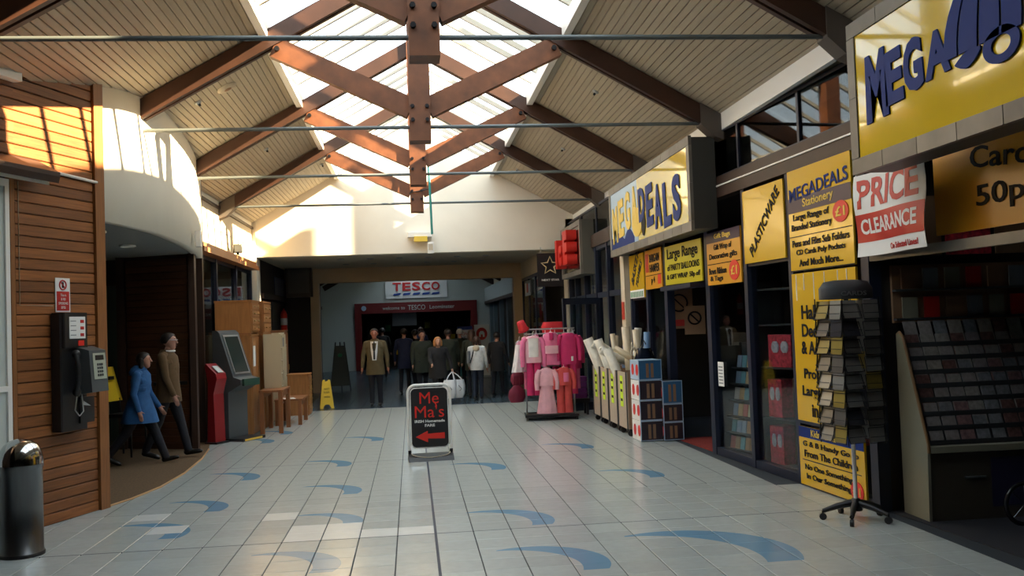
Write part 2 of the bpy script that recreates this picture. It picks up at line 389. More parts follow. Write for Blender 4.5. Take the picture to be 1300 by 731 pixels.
# ---- gable wall over the passage, with pier
g = MB()
zr = lambda X: SKZ+.1-SL*(abs(X-X0)-SKU)
g.ext([(-3.55, YW, 3.40), (4.1, YW, 3.40), (4.1, YW, zr(4.1)), (X0, YW, RZ+.15), (-3.55, YW, zr(-3.55))], (0, .35, 0))
struct('wall_gable', g, 'white', 'cream gable wall above the passage opening')
struct('wall_pier_left', MB().box(-3.75, -3.42, YW-.02, YW+.5, 0, 4.2), 'white', 'white pier at left of the passage opening')
struct('wall_pier_right', MB().box(3.62, 4.2, YW-.0, YW+.5, 0, 4.1), 'cream', 'cream pier at right of the passage opening')
# passage: soffit, second beam, side walls
struct('ceiling_passage', MB().box(-4.5, 4.5, YW+.35, 26.3, 3.40, 3.55), 'cream', 'flat cream passage soffit with spotlights')
struct('wall_beam', MB().box(-4.5, 4.5, 26, 26.3, 3.0, 3.40), 'tan', 'tan downstand beam across the passage')
struct('wall_pier_far_right', MB().box(2.88, 3.12, 26, 26.35, 0, 3.0).box(3.12, 3.2, 26.05, 26.3, 0, 3.0), 'tan', 'tan post under the right end of the downstand beam')
struct('wall_pier_far_left', MB().box(-2.75, -2.52, 26, 26.35, 0, 3.0), 'tan', 'tan post under the left end of the downstand beam')
# ---- outer shell of the hall (behind and beside the camera)
struct('wall_back', MB().box(-9, 9, -7.2, -7, 0, 6.4), 'interior2')
struct('wall_outer_left', MB().box(-7.2, -7, -7, 46, 0, 4.6), 'interior2')
struct('wall_outer_end', MB().box(-7.2, 8.2, 46, 46.2, 0, 4.6), 'interior2')
struct('ceiling_outer_far', MB().box(3.45, 8.2, 26, 46, 4.5, 4.6).box(-7.2, -3.6, 21.3, 46, 4.5, 4.6).box(4.1, 8.2, 21.3, 26, 4.24, 4.34), 'interior2')
struct('wall_outer_right', MB().box(8, 8.2, -7, 46, 0, 4.3), 'interior2')
struct('ceiling_outer_left', MB().box(-7.2, -3.58, -7, 21.3, 4.2, 4.3), 'interior2')
struct('ceiling_outer_right', MB().box(3.86, 8.2, -7, 26, 4.14, 4.24), 'interior2')
# ================================================================== RIGHT SIDE: SHOP FRONTS
RZA = math.atan2(-1, .0566)                     # local x runs towards the camera along the front, local y into the shop
RZS = -math.pi/2
def rwloc(Ya, Yb, z, off=0.):
    Ym = (Ya+Yb)/2; return (rx(Ym)-off, Ym, z)
def rwrz(Ym): return RZA if Ym < 13.2 else RZS
# unseen wall added to block the low sun; gaps shape the sun patches
struct('wall_sun_blocker', MB().box(6, 6.25, -9, 12.2, 4.24, 9.2).box(6, 6.25, 13.1, 15.6, 4.24, 9.2).box(6, 6.25, 16.5, 18.8, 4.24, 9.2).box(6, 6.25, 19.1, 19.35, 4.24, 9.2).box(6, 6.25, 19.65, 42, 4.24, 9.2), 'cream', 'unseen wall added beyond the roof to block low sun')
# eave trim and clerestory
struct('trim_3', MB().box(3.80, 3.86, -7, YW, 3.98, 4.20), 'trimwhite', 'white trim at the right eave above the clerestory')
wl_ = MB()
def line_pts(ya, yb): return [(rx(ya), ya), (rx(yb), yb)]
def wallseg(mb, ya, yb, z0, z1, off=.0, th=.06):
    (xa, a), (xb, b2) = line_pts(ya, yb)
    return mb.prism([(xa-off, a), (xa-off+th, a), (xb-off+th, b2), (xb-off, b2)], z0, z1)
bm1 = MB(); wallseg(bm1, -7, 13.19, 3.17, 3.42, .05, .14); wallseg(bm1, 13.21, YW, 3.17, 3.42, .05, .14)
struct('wall_beam_right', bm1, 'dkwood', 'dark timber beam along the right shop fronts')
gut = MB(); wallseg(gut, 7.0, 11.0, 3.30, 3.315, .065, .015)
tag(gut.build('conduit', 'trimwhite'), 'thin pale conduit along the dark beam above the yellow posters', 'conduit')
w3 = wallseg(MB(), -7, 13.19, 3.96, 4.0, .0, .04); wallseg(w3, 13.21, YW, 3.96, 4.0, .0, .04); wallseg(w3, -7, 13.19, 3.42, 3.45, 0, .04); wallseg(w3, 13.21, YW, 3.42, 3.45, 0, .04)
w3 = struct('window_3', w3, 'navy', 'dark clerestory glazing strip above the shop fronts')
ys = [4.4, 5.9, 7.4, 8.9, 10.4, 11.9, 13.19, 14.8, 16.4, 18, 19.6, YW]
for a, c in zip(ys, ys[1:]):
    if a == 13.19: a = 13.21
    wallseg(MB(), a+.02, c-.02, 3.45, 3.96, -.015, .008).build('pane', 'clr_glass', w3)
    wallseg(MB(), c-.025, c+.02 if c < 13 or c > 13.3 else c-.001, 3.45, 3.96, .005, .05).build('mullion', 'navy', w3)
# dark shop volume
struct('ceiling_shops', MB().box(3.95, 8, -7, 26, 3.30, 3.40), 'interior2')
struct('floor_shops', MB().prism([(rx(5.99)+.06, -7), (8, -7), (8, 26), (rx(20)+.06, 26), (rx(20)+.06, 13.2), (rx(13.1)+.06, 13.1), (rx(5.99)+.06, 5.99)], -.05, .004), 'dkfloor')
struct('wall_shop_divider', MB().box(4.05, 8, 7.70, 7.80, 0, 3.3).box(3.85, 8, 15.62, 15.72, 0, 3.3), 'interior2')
struct('floor_red_carpet', MB().prism([(rx(11.5)+.02, 11.5), (6, 11.4), (6, 13.0), (rx(13)+.02, 13.0)], -.04, .012), 'redcarpet', 'red carpet just inside the shop doorway')
# mullions and rails of the long front
for k, (yc, wd, top) in enumerate([(7.74, .12, 3.17), (9.14, .10, 3.17), (10.27, .09, 3.17), (11.45, .13, 3.17), (13.08, .12, 3.17), (14.14, .09, 3.17), (15.20, .09, 3.17)]):
    struct('trim_%d' % (10+k), wallseg(MB(), yc-wd/2, yc+wd/2, 0, top, .03, .11), 'navy', 'navy upright of the long shop front')
for k, (a, c) in enumerate([(7.80, 9.09), (9.19, 10.225), (10.315, 11.385)]):
    struct('trim_%d' % (20+k), wallseg(MB(), a, c, 0, .09, .02, .1), 'navy', 'navy bottom rail of the shop front')
for k, (a, c, z0, z1) in enumerate([(9.19, 10.225, .09, 2.28), (10.315, 11.385, .09, 2.24), (13.14, 14.095, .05, 2.22), (14.185, 15.155, .05, 2.03)]):
    wn = struct('window_%d' % (4+k), wallseg(MB(), a, c, z1, z1+.05, .01, .07), 'navy', 'shop window in navy frame')
    wallseg(MB(), a, c, z0, z1, -.02, .008).build('pane', 'shop_glass', wn)
struct('wall_right_dado', wallseg(MB(), 13.15, 15.15, 0, .05, .02, .1), 'navy')
struct('wall_pillar_right', MB().box(3.60, 3.80, 15.45, 15.72, 0, 3.17), 'cream', 'slim cream pillar at the end of the long shop front')
tag(MB().box(3.585, 3.60, 15.5, 15.66, 1.72, 2.02).build('notice_strip', mat('red_print', (.5, .04, .02), .5)), 'small red notice on the cream pillar', 'notice')
struct('trim_25', MB().box(3.55, 3.75, 11.56, 13.0, 2.11, 2.17), 'navy', 'navy door head of the shop doorway')
# ---------------- signs
M['yellow'] = mat('yellow_board', (.72, .43, .015), .22, coat=.3, spec=.6)
M['yellow2'] = mat('lemon_board', (.62, .52, .02), .3)
M['orange'] = mat('orange_board', (.70, .32, .02), .3)
M['ink'] = mat('black_ink', (.008, .008, .01), .6, spec=.2)
M['inkblue'] = mat('navy_ink', (.008, .03, .17), .5, spec=.15)
M['plum'] = mat('plum_header', (.05, .03, .06), .4)
M['red'] = mat('red_print2', (.50, .02, .015), .4)
M['bred'] = mat('bright_red', (.75, .03, .02), .4)
M['paper'] = mat('white_paper', (.80, .80, .78), .6)
M['ygold'] = mat('gold_print', (.8, .55, .08), .4)
M['skyb'] = mat('pale_blue_panel', (.42, .58, .75), .35)
M['green'] = mat('green_print', (.02, .22, .10), .5)
def board(name, label, cat, w, h, loc, rz, m, texts=(), group=None, th=.02, extra=()):
    """flat board, origin bottom centre; texts: (string, x, z, height, width, material, kw)"""
    t = thing(name, label, cat, loc, rz, group)
    MB().box(-w/2, w/2, -th/2, th/2, 0, h).build('panel', m, t)
    for (nm, x0, x1, z0, z1, mm) in extra: MB().box(x0, x1, -th/2-.004, -th/2, z0, z1).build(nm, mm, t)
    for tx in texts:
        s, x, z, hh, ww, mm = tx[:6]; kw = tx[6] if len(tx) > 6 else {}
        rot = kw.pop('rot', 0); dep = kw.pop('dep', .006)
        mw = frame((x, -th/2-dep, z), (math.cos(rot), 0, math.sin(rot)), (-math.sin(rot), 0, math.cos(rot)))
        letter(s, mw, mm, t, ww, hh, ext=.002, bold=kw.pop('bold', .012), **kw)
    return t
def disc(t, x, z, rx_, rz_, m, y, name='price_roundel', txt='£1', tm='ygold'):
    MB().ext([(x+rx_*math.cos(a), y, z+rz_*math.sin(a)) for a in [2*math.pi*k/20 for k in range(20)]], (0, -.006, 0)).build(name, m, t)
    letter(txt, frame((x, y-.008, z), (1, 0, 0), (0, 0, 1)), tm, t, rx_*1.2, rz_*.9, ext=.002, bold=.02)
def rboard(name, label, Ya, Yb, z0, z1, m, texts=(), extra=(), off=.04, cat='sign', group='yellow posters on the long shop front'):
    Ym = (Ya+Yb)/2; return board(name, label, cat, Yb-Ya, z1-z0, rwloc(Ya, Yb, z0, off), rwrz(Ym), m, texts, group, extra=extra)
t = rboard('shop_poster', 'narrow yellow poster with slanted black lettering beside the cream pillar', 14.2, 15.14, 2.06, 2.765, 'yellow',
           [('BASKETS', -.03, .52, .16, .72, 'ink', dict(rot=.85)), ('TOWELS', .18, .38, .12, .52, 'ink', dict(rot=.85)), ('IIIIIIII', 0, .06, .09, .8, 'green')],
           [('strip', -.45, .45, 0, .13, 'paper')])
t = rboard('shop_poster', 'orange poster with small red panel, between lemon poster and narrow yellow poster', 13.15, 14.09, 2.17, 2.765, 'orange',
           [('BARGAIN', .1, .46, .12, .56, 'ink'), ('HAMPER', .1, .31, .12, .56, 'ink'), ('p 4', 0, .12, .12, .2, 'ink')], [('panel_red', -.42, -.26, .26, .54, 'red'), ('rule', -.45, .45, .2, .21, 'ink'), ('tab', .26, .42, .06, .2, 'bred')])
t = rboard('shop_poster', 'lemon poster reading Large Range above the shop doorway', 11.56, 13.0, 2.19, 2.74, 'yellow2',
           [('Large Range', 0, .41, .19, 1.2, 'ink'), ('of PARTY BALLOONS', .02, .24, .09, 1.25, 'ink'), ('& GIFT WRAP  50p off', .02, .1, .09, 1.3, 'ink')])
t = rboard('shop_poster', 'orange poster with dark header and red price roundel left of slanted lettering', 10.33, 11.37, 2.115, 2.765, 'orange',
           [('Gift Bags', 0, .585, .08, .5, 'ygold'), ('Gift Wrap of', 0, .45, .09, .55, 'ink'), ('Decorative gifts', .0, .34, .09, .86, 'ink'), ('Bows Ribbon', -.18, .17, .08, .55, 'ink'), ('& Tags', -.22, .07, .08, .4, 'ink')],
           [('header', -.52, .52, .52, .65, 'plum'), ('rule', -.5, .5, .25, .26, 'ink')])
disc(t, .33, .15, .15, .12, 'bred', -.012)
t = rboard('shop_poster', 'tall yellow poster with PLASTICWARE lettering slanting upwards', 9.2, 10.22, 2.31, 3.13, 'yellow',
           [('PLASTICWARE', .04, .42, .13, .95, 'ink', dict(rot=.72))])
t = rboard('shop_poster', 'large yellow Stationery poster with navy header at the window end', 7.86, 9.09, 2.15, 3.17, 'yellow',
           [('MEGADEALS', 0, .80, .13, 1.15, 'inkblue', dict(rot=.06)), ('Stationery', 0, .665, .11, .6, 'ygold', dict(rot=.03)), ('Large Range of', -.15, .53, .085, .72, 'ink'), ('Branded Stationery', -.15, .43, .085, .8, 'ink'),
            ('Pens and Files Sub Folders', 0, .28, .07, 1.1, 'ink'), ('CD Cards Poly Pockets', 0, .18, .07, .95, 'ink'), ('And Much More...', 0, .08, .07, .85, 'ink')],
           [('header', -.61, .61, .59, .74, 'plum'), ('rule', -.6, .6, .345, .352, 'ink'), ('rule', -.615, .615, 0, .012, 'ink')])
disc(t, .42, .50, .14, .10, 'bred', -.012)
t = rboard('shop_poster', 'tall yellow Halloween poster running down behind the card spinner', 7.86, 9.09, .66, 2.13, 'yellow',
           [('Halloween', .02, 1.08, .14, .9, 'ink', dict(bold=.02)), ('Decorations', .04, .90, .13, .95, 'ink', dict(bold=.02)), ('& Accessories', .04, .73, .13, 1.0, 'ink', dict(bold=.02)), ('Probably the', .02, .46, .13, .9, 'ink', dict(bold=.02)),
            ('Largest Range', .02, .29, .13, 1.0, 'ink', dict(bold=.02)), ('in Town', 0, .12, .13, .6, 'ink', dict(bold=.02))],
           [('band', -.615, .615, -.03, 0, 'navy')]+[('hanging_thread', x, x+.008, z, 1.46, 'paper') for x, z in ((-.52, 1.2), (-.36, 1.3), (-.16, 1.16), (.05, 1.28), (.3, 1.22), (.46, 1.3))])
t = rboard('shop_poster', 'low yellow board with navy header at floor level behind the card spinner', 7.86, 9.09, .02, .60, 'yellow',
           [('Kids Corner', -.1, .53, .07, .5, 'ygold'), ('G & B Handy Go to', 0, .41, .07, 1.05, 'ink'), ('From The Children', 0, .32, .07, 1.0, 'ink'), ('No One Something', -.05, .18, .07, .9, 'ink'), ('In Our Something', -.05, .09, .07, .85, 'ink')],
           [('header', -.61, .61, .475, .58, 'inkblue'), ('rule', -.55, .55, .25, .257, 'ink')])
disc(t, .47, .10, .11, .09, 'bred', -.012)
# ---------------- illuminated-type sign boxes (unlit): MEGADEALS twice
M['box_side'] = mat('sign_box_side', (.05, .05, .045), .5)
def sign_box(label, far, near, wide=4.62):
    t = thing('fascia_sign', label, 'sign', (3.42, far-.0, 2.78), RZS, 'box signs over the shop fronts')
    L, H, D = far-near, 1.16, .32
    MB().box(0, L, .03, D, .02, H-.02).build('casing', 'box_side', t)
    fr = MB(); n = int(L/.42)
    for k in range(n):                                   # square trim panels round the face
        a, c = L*k/n+.004, L*(k+1)/n-.004
        for z0, z1 in ((0, .115), (H-.115, H)): MB().box(a, c, -.01, .03, z0, z1).build('frame_panel', 'aly', t)
    for a, c in ((0, .115), (L-.115, L)):
        for z0, z1 in ((.12, .58), (.585, H-.12)): MB().box(a+.002, c-.002, -.01, .03, z0, z1).build('frame_panel', 'aly', t)
    return t, L, H
def wave(amp, L, ph=0, sq=0.): return lambda x, y: (x, y*(1+sq*x/L)+amp*math.sin(math.pi*(x/L+.5)+ph))
M['face_y'] = mat('yellow_acrylic', (.66, .45, .012), .10, spec=.6, coat=.6)
t, L, H = sign_box('nearest yellow box sign reading MEGA in navy bubble letters', 6.80, 2.2)
MB().box(.118, L-.118, .0, .03, .118, H-.118).build('face', 'face_y', t)
nb = 'inkblue'
for ch, x, z, hh, ww in (('M', .42, .59, .50, .30), ('E', .67, .595, .38, .23), ('G', .92, .605, .36, .24), ('A', 1.21, .60, .30, .28)):
    letter(ch, frame((x, -.006, z), (1, 0, .03), (-.03, 0, 1)), nb, t, ww, hh, ext=.006, bold=.045, warp=lambda x, y: (x*(1-.35*y), y))
cx_, cz_, RX_, RZ_ = 1.75, .58, .46, .455
def mer(f, q): th = math.radians(-8+92*q); return (cx_-RX_*f*math.cos(th)+.06*q, -.005, cz_+RZ_*math.sin(th))
for f1, f2 in ((1.0, .70), (.655, .25), (.20, -.22), (-.265, -.65), (-.70, -1.0)):      # balloon-like dome in gores
    pl = [mer(f1, i/8) for i in range(9)]+[mer(f2, 1-i/8) for i in range(9)]
    MB().ext(pl, (0, -.01, 0)).build('dome_gore', nb, t)
MB().ext([(1.40+.27*q, -.005, .46-.06*math.sin(q*3.14)+.03*q) for q in [i/8 for i in range(9)]]+[(1.67-.27*q, -.005, .51-.05*q+.03*math.sin(q*3.14)) for q in [i/8 for i in range(9)]], (0, -.01, 0)).build('swash', nb, t)
rg = MB(); ro = [[(1.86+r*math.cos(a), -.005+y, .46+r*.62*math.sin(a)) for r, y in ((.17, 0), (.17, -.01), (.09, -.01), (.09, 0))] for a in [2*math.pi*k/24 for k in range(24)]]
rg.loft(ro, closed=True, smooth=False).build('ring', nb, t)
letter('DEALS', frame((3.2, -.006, .62), (1, 0, 0), (0, 0, 1)), nb, t, 2.0, .5, ext=.006, bold=.04)
t, L, H = sign_box('far box sign, left part painted pale blue as reflected skylight, rest yellow, reading MEGADEALS', 15.56, 10.94)
xm = L*.42
bl = MB().box(.118, xm, 0, .03, .118, H-.118).build('face', 'skyb', t); MB().box(xm, L-.118, 0, .03, .118, H-.118).build('face', 'face_y', t)  # skylight reflection painted into the left face as pale blue
cl = [(.13, -.002, .12), (1.7, -.002, .12)]+[(1.7-1.5*q, -.002, .2+.16*abs(math.sin(q*7))) for q in [i/14 for i in range(15)]]+[(.13, -.002, .3)]
MB().ext(cl[::-1], (0, -.004, 0)).build('cloud_print', 'inkblue', t)
for i, ch in enumerate('MEGADEALS'):
    x = .42+i*.45; z = .56+.10*math.sin(i*.75-.6)
    letter(ch, frame((x, -.008, z), (1, 0, .05), (0, 0, 1)), ('ygold' if i < 4 else 'inkblue'), t, .36, .60 if i not in (4,) else .5, ext=.005, bold=.04)
MB().ext([(1.9+.3*math.cos(a), -.006, .40+.22*math.sin(a)) for a in [2*math.pi*k/16 for k in range(16)]], (0, -.004, 0)).build('dome_gore', 'ygold', t)
MB().ext([(2.28+.12*math.cos(a), -.006, .36+.2*math.sin(a)) for a in [2*math.pi*k/16 for k in range(16)]], (0, -.004, 0)).build('swash', 'ink', t)
# red block-letter sign
t = thing('fascia_sign', 'grey box sign with thick red block letters beyond the far yellow sign', 'sign', (3.42, 20.7, 2.66), RZS, 'box signs over the shop fronts')
L, H = 2.35, 1.10
MB().box(0, L, .03, .33, 0, H).build('casing', mat('grey_green_casing', (.12, .12, .10), .5), t)
for z0, z1 in ((0, .1), (H-.1, H)): MB().box(0, L, -.02, .03, z0, z1).build('frame_panel', 'aly', t)
for a, c in ((0, .1), (L-.1, L)): MB().box(a, c, -.02, .03, .1, H-.1).build('frame_panel', 'aly', t)
for k in range(3):
    MB().box(.1+k*.7167+.003, .1+(k+1)*.7167-.003, .005, .03, .1, H-.1).build('back_panel', 'chrome', t)
M['redblock'] = mat('red_block', (.62, .02, .012), .45)
for ch, x, z, hh, ww in (('I', .55, .52, .62, .2), ('c', 1.05, .46, .44, .42), ('E', 1.72, .58, .70, .5)):
    letter(ch, frame((x, -.12, z), (1, 0, 0), (0, 0, 1)), 'redblock', t, ww, hh, ext=.11, bold=.07, name='block_letter')
# star sign, hung across the mall
t = board('hanging_sign', 'black hanging sign with gold outlined star', 'sign', .58, .76, (3.16, 20.9, 2.52), 0, 'black', [('NEXT STAR', 0, .15, .045, .4, 'trimwhite')], th=.06)
so = [(.21*(1 if k % 2 == 0 else .45)*math.cos(math.pi/2+k*math.pi/5), .21*(1 if k % 2 == 0 else .45)*math.sin(math.pi/2+k*math.pi/5)) for k in range(10)]
MB().tube([(x, -.032, .47+z) for x, z in so], .016, 6, closed=True).build('star_outline', mat('gold_line', (.75, .6, .32), .4), t)
MB().tube([(-.2, 0, .76), (-.2, 0, .9)], .01, 6).tube([(.2, 0, .76), (.2, 0, .9)], .01, 6).build('hanger', 'steel', t); MB().box(.29, .52, -.02, .02, .60, .66).build('bracket_arm', 'black', t)
# PRICE CLEARANCE banner
t = thing('clearance_banner', 'white and red PRICE CLEARANCE banner hanging under the nearest yellow sign', 'banner', (3.86, 7.68, 2.20), RZS)
bw, bh = 1.13, .70
def cloth(x, z): return (x, .03*math.sin(x*5)+.015*math.sin(z*9+x*3), z-.035*(x/bw)*0)
g = MB(); N, Mv = 14, 8
def gridp(mb, x0, x1, z0, z1, off, m=0, n=14, k=8):
    mb.m = m; vs = [(lambda p: (p[0], p[1]-off, p[2]))(cloth(x0+(x1-x0)*i/n, z0+(z1-z0)*j/k)) for j in range(k+1) for i in range(n+1)]
    mb.add(vs, [(j*(n+1)+i, j*(n+1)+i+1, (j+1)*(n+1)+i+1, (j+1)*(n+1)+i) for j in range(k) for i in range(n)], True)
gridp(g, 0, bw, 0, bh, 0); gridp(g, 0, bw, 0, bh, -.004); g.build('cloth', 'paper', t)
g = MB(); gridp(g, .0, bw, .12, .36, .003); g.build('red_band', 'red', t)
def onc(off): return lambda x, y: (x, y)
for s, x, z, hh, ww, mm in (('PRICE', .55, .53, .25, 1.0, 'red'), ('CLEARANCE', .55, .25, .13, .98, 'paper'), ('On Selected Lines!', .78, .055, .05, .52, 'red')):
    for o in letter(s, frame((x, -.01, z), (1, 0, .0), (0, 0, 1)), mm, t, ww, hh, ext=.001, bold=.025):
        for v in o.data.vertices:                               # lay the print on the rippled cloth
            cx, cz = v.co.x+x, v.co.y+z; v.co.z = -cloth(cx, cz)[1]+.004-.01+v.co.z
for cx in (.02, bw-.02): MB().tube([(cx, cloth(cx, bh)[1], bh-.01), (cx, .125, .99)], .004, 5).build('cord', 'paper', t)
# greeting cards panel and rail under the near sign
t = board('cards_panel', 'dim yellow panel reading GREETING Cards From 50p under the nearest sign', 'sign', 2.6, .78, (4.18, 5.55, 2.30), RZA, 'orange',
          [('GREETING', .1, .66, .15, 1.4, 'ink', dict(rot=-.12)), ('Cards From', -.1, .46, .16, 1.5, 'ink', dict(rot=-.10)), ('50p', -.55, .22, .2, .5, 'ink')])
tag(wallseg(MB(), 3.2, 7.66, 2.16, 2.24, .03, .06).build('shutter_rail', 'aly'), 'pale metal shutter rail below the dim cards panel', 'rail')
# ================================================================== LEFT SIDE
LA, LB = Vector((-3.47, 9.18)), Vector((-3.19, 9.96)); LD = (LB-LA).normalized()
LRZ = math.atan2(LD.y, LD.x)            # local x runs away from the camera along the wood wall, local y behind it
def lw(s, z, off=0.): p = LB-LD*s; n = Vector((LD.y, -LD.x)); return (p.x+n.x*off, p.y+n.y*off, z)
def lseg(mb, s0, s1, z0, z1, off=0, th=.05):
    a, b, c, d = lw(s0, 0, off), lw(s1, 0, off), lw(s1, 0, off-th), lw(s0, 0, off-th)
    return mb.prism([a[:2], b[:2], c[:2], d[:2]], z0, z1)
wl2 = struct('wall_left', lseg(MB(), .10, 5.5, 0, 4.5, -.02, .12), 'dkwood', 'timber clad wall at left with payphone')
ph = .104
def clad_mesh(L, m):
    return MB().ext([(0, 0, .003), (0, -.018, .003), (0, -.024, .01), (0, -.024, ph-.012), (0, -.012, ph-.003), (0, 0, ph-.003)], (L, 0, 0)).mesh('plank', [M[m]])
Lw = 1.06; me = clad_mesh(Lw, 'clad'); me2 = clad_mesh(3.3, 'clad')
for k in range(43):
    z = k*ph
    link('plank', me, wl2, Matrix.Translation(lw(.10+Lw, z)) @ Matrix.Rotation(LRZ, 4, 'Z'))
for k in range(32, 43):
    link('plank', me2, wl2, Matrix.Translation(lw(.10+Lw+3.3, k*ph)) @ Matrix.Rotation(LRZ, 4, 'Z'))
struct('trim_30', lseg(MB(), -.05, .09, 0, 4.42, .05, .17), 'jamb', 'stained timber corner post of the wood wall')
struct('trim_31', lseg(MB(), 1.17, 1.22, 0, 3.25, .03, .06), 'jamb', 'timber jamb beside the white door')
d1 = struct('door_1', lseg(MB(), 1.23, 1.28, 0, 3.2, .03, .06).__class__.box(lseg(lseg(lseg(MB(), 1.23, 1.28, 0, 3.2, .03, .06), 2.3, 2.36, 0, 3.2, .03, .06), 1.23, 2.36, 3.13, 3.2, .03, .06), -50, -50, -50, -50, -50, -50) if False else lseg(lseg(lseg(lseg(MB(), 1.23, 1.28, 0, 3.2, .03, .06), 2.3, 2.36, 0, 3.2, .03, .06), 1.28, 2.3, 3.13, 3.2, .03, .06), 1.28, 2.3, 1.29, 1.34, .03, .06), 'trimwhite', 'white framed door with frosted panes at the left edge')
M['frost'] = mat('frosted_pane', (.55, .60, .58), .35)
lseg(MB(), 1.28, 2.3, .05, 1.29, .01, .02).build('pane', 'frost', d1); lseg(MB(), 1.28, 2.3, 1.34, 3.13, .01, .02).build('pane', 'frost', d1)
# canopy over the door
t = thing('door_canopy', 'dark brown sloping canopy over the white door', 'canopy')
cp_ = []
def lbar(s0, s1, pr): return [(lw(s0, z, o), lw(s1, z, o)) for o, z in pr]
def lext(mb, s0, s1, pr):
    a = [lw(s0, z, o) for o, z in pr]; v = Vector(lw(s1, 0))-Vector(lw(s0, 0)); return mb.ext(a, v)
lext(MB(), .85, 3.2, [(.0, 3.30), (.24, 3.20), (.26, 3.26), (.26, 3.30), (.0, 3.44)]).build('hood', 'dkwood', t)
lext(MB(), .9, 3.2, [(.02, 3.25), (.18, 3.18), (.18, 3.21), (.02, 3.28)]).build('rail', 'trimwhite', t)
tag(MB().tube([lw(.06, 3.33, .045), lw(.75, 3.35, .045), lw(.76, 3.38, .045)], .016, 8).build('conduit', 'trimwhite'), 'white conduit on the wood wall above the payphone', 'conduit')
struct('trim_32', lseg(MB(), 1.15, 3.6, 4.1, 4.34, .12, .12), 'trimwhite', 'white lintel at the top left corner')
tag(MB().tube([lw(1.12, 3.2, .028), lw(1.12, 2.06, .028), lw(.70, 2.06, .028)], .004, 5).build('cable', 'beige'), 'thin cable pinned to the wood wall', 'cable')
# ---- no smoking sign
t = thing('notice_sign', 'red and white prohibition sign above the payphone', 'sign', lw(.57, 2.0, .028), LRZ)
MB().box(-.10, .10, -.006, 0, 0, .33).build('plate', 'paper', t); MB().box(-.085, .085, -.009, -.006, .015, .2).build('red_panel', 'red', t)
MB().tube([(.045*math.cos(a), -.008, .262+.045*math.sin(a)) for a in [2*math.pi*k/16 for k in range(16)]], .007, 5, closed=True).tube([(-.032, -.008, .294), (.032, -.008, .23)], .006, 5).build('prohibition_ring', 'red', t)
MB().box(-.012, .012, -.0085, -.006, .235, .29).build('pictogram', 'ink', t)
for s, z, w_ in (('This is', .165, .08), ('a no', .125, .06), ('SMOKING', .085, .13), ('area', .045, .06)):
    letter(s, frame((0, -.0105, z), (1, 0, 0), (0, 0, 1)), 'paper', t, w_, .025, ext=.001)
# ---- payphone
t = thing('payphone', 'black wall payphone with handset and coiled cord on the wood wall', 'payphone', lw(.57, .86, .028), LRZ)
MB().cbox((0, -.06, .56), .36, .12, 1.12, ch=.012).build('back_plate', 'black', t)
MB().cbox((0, -.075, .96), .33, .15, .34, ch=.01).build('head_unit', 'black', t)
MB().box(-.10, .12, -.156, -.15, .88, 1.09).build('instruction_card', 'paper', t)
for k in range(4): MB().box(-.085, -.01, -.158, -.156, .91+k*.045, .918+k*.045).build('print_line', 'grey', t)
for z in (.9, .965, 1.03): MB().box(.05, .1, -.158, -.156, z, z+.03).build('print_block', 'red', t)
MB().box(.02, .10, -.156, -.15, .81, .86).build('card_slot', 'bred', t)
u = MB(); u.ext([(.02, -.12, .34), (.02, -.30, .36), (.02, -.27, .76), (.02, -.12, .80)][::-1], (.24, 0, 0)); u = u.build('dial_unit', mat('payphone_grey', (.075, .085, .09), .4), t)
nx = Vector((0, -.30+.27, .36-.76)).normalized()
def du(x, q, off): p = Vector((x, -.27, .76)).lerp(Vector((x, -.30, .36)), q); return (p.x, p.y-off, p.z)
MB().ext([du(.06, .07, .003), du(.24, .07, .003), du(.24, .70, .003), du(.06, .70, .003)], (0, -.004, 0)).build('face_plate', mat('payphone_face', (.42, .45, .36), .4), u)
MB().ext([du(.09, .12, .008), du(.21, .12, .008), du(.21, .24, .008), du(.09, .24, .008)], (0, -.003, 0)).build('display', 'black', u)
for r in range(4):
    for c in range(3):
        MB().ext([du(.11+c*.03, .32+r*.085, .008), du(.13+c*.03, .32+r*.085, .008), du(.13+c*.03, .375+r*.085, .008), du(.11+c*.03, .375+r*.085, .008)], (0, -.004, 0)).build('key', 'dkgrey', u)
MB().box(.05, .25, -.14, -.10, .06, .31).build('coin_box', 'black', t)
MB().ext([(.06, -.125, .24), (.17, -.16, .22), (.06, -.125, .30)], (.0, -.004, .0)).build('leaflet', 'paper', t)
h = MB(); h.tube([(-.07, -.20, .72), (-.085, -.235, .62), (-.085, -.235, .48), (-.07, -.20, .38)], [.026, .022, .022, .026], 10)
h.ball((-.06, -.19, .73), .04, .04, .045).ball((-.06, -.19, .37), .04, .04, .045); h.build('handset', 'black', t)
MB().tube([(-.06, -.19, .33), (-.10, -.20, .20), (-.04, -.2, .14), (.03, -.19, .18), (.06, -.15, .34)]+[], .006, 6).build('cord', 'steel', t)
# ---- litter bin
t = thing('litter_bin', 'polished steel litter bin with domed top', 'bin', (-3.21, 8.02, 0))
MB().lathe([(.165, 0), (.17, .01), (.17, .03), (.163, .035), (.163, .70), (.17, .705), (.17, .735)], n=36).build('drum', mat('bin_steel', (.16, .165, .17), .28, .9, var=.2, scale=3, stretch=(6, 6, .6)), t)
MB().lathe([(.172, .735), (.170, .78), (.155, .84), (.125, .89), (.08, .925), (.03, .94), (.001, .942)], n=36).build('domed_lid', 'chrome', t)
MB().ext([(-.16+.0, -.09, .42), (-.16, .05, .42), (-.165, .05, .60), (-.165, -.09, .60)], (-.006, 0, 0)).build('flap', 'black', t)
MB().lathe([(.174, 0), (.174, .025), (.168, .03)], n=36).build('base_ring', 'black', t)
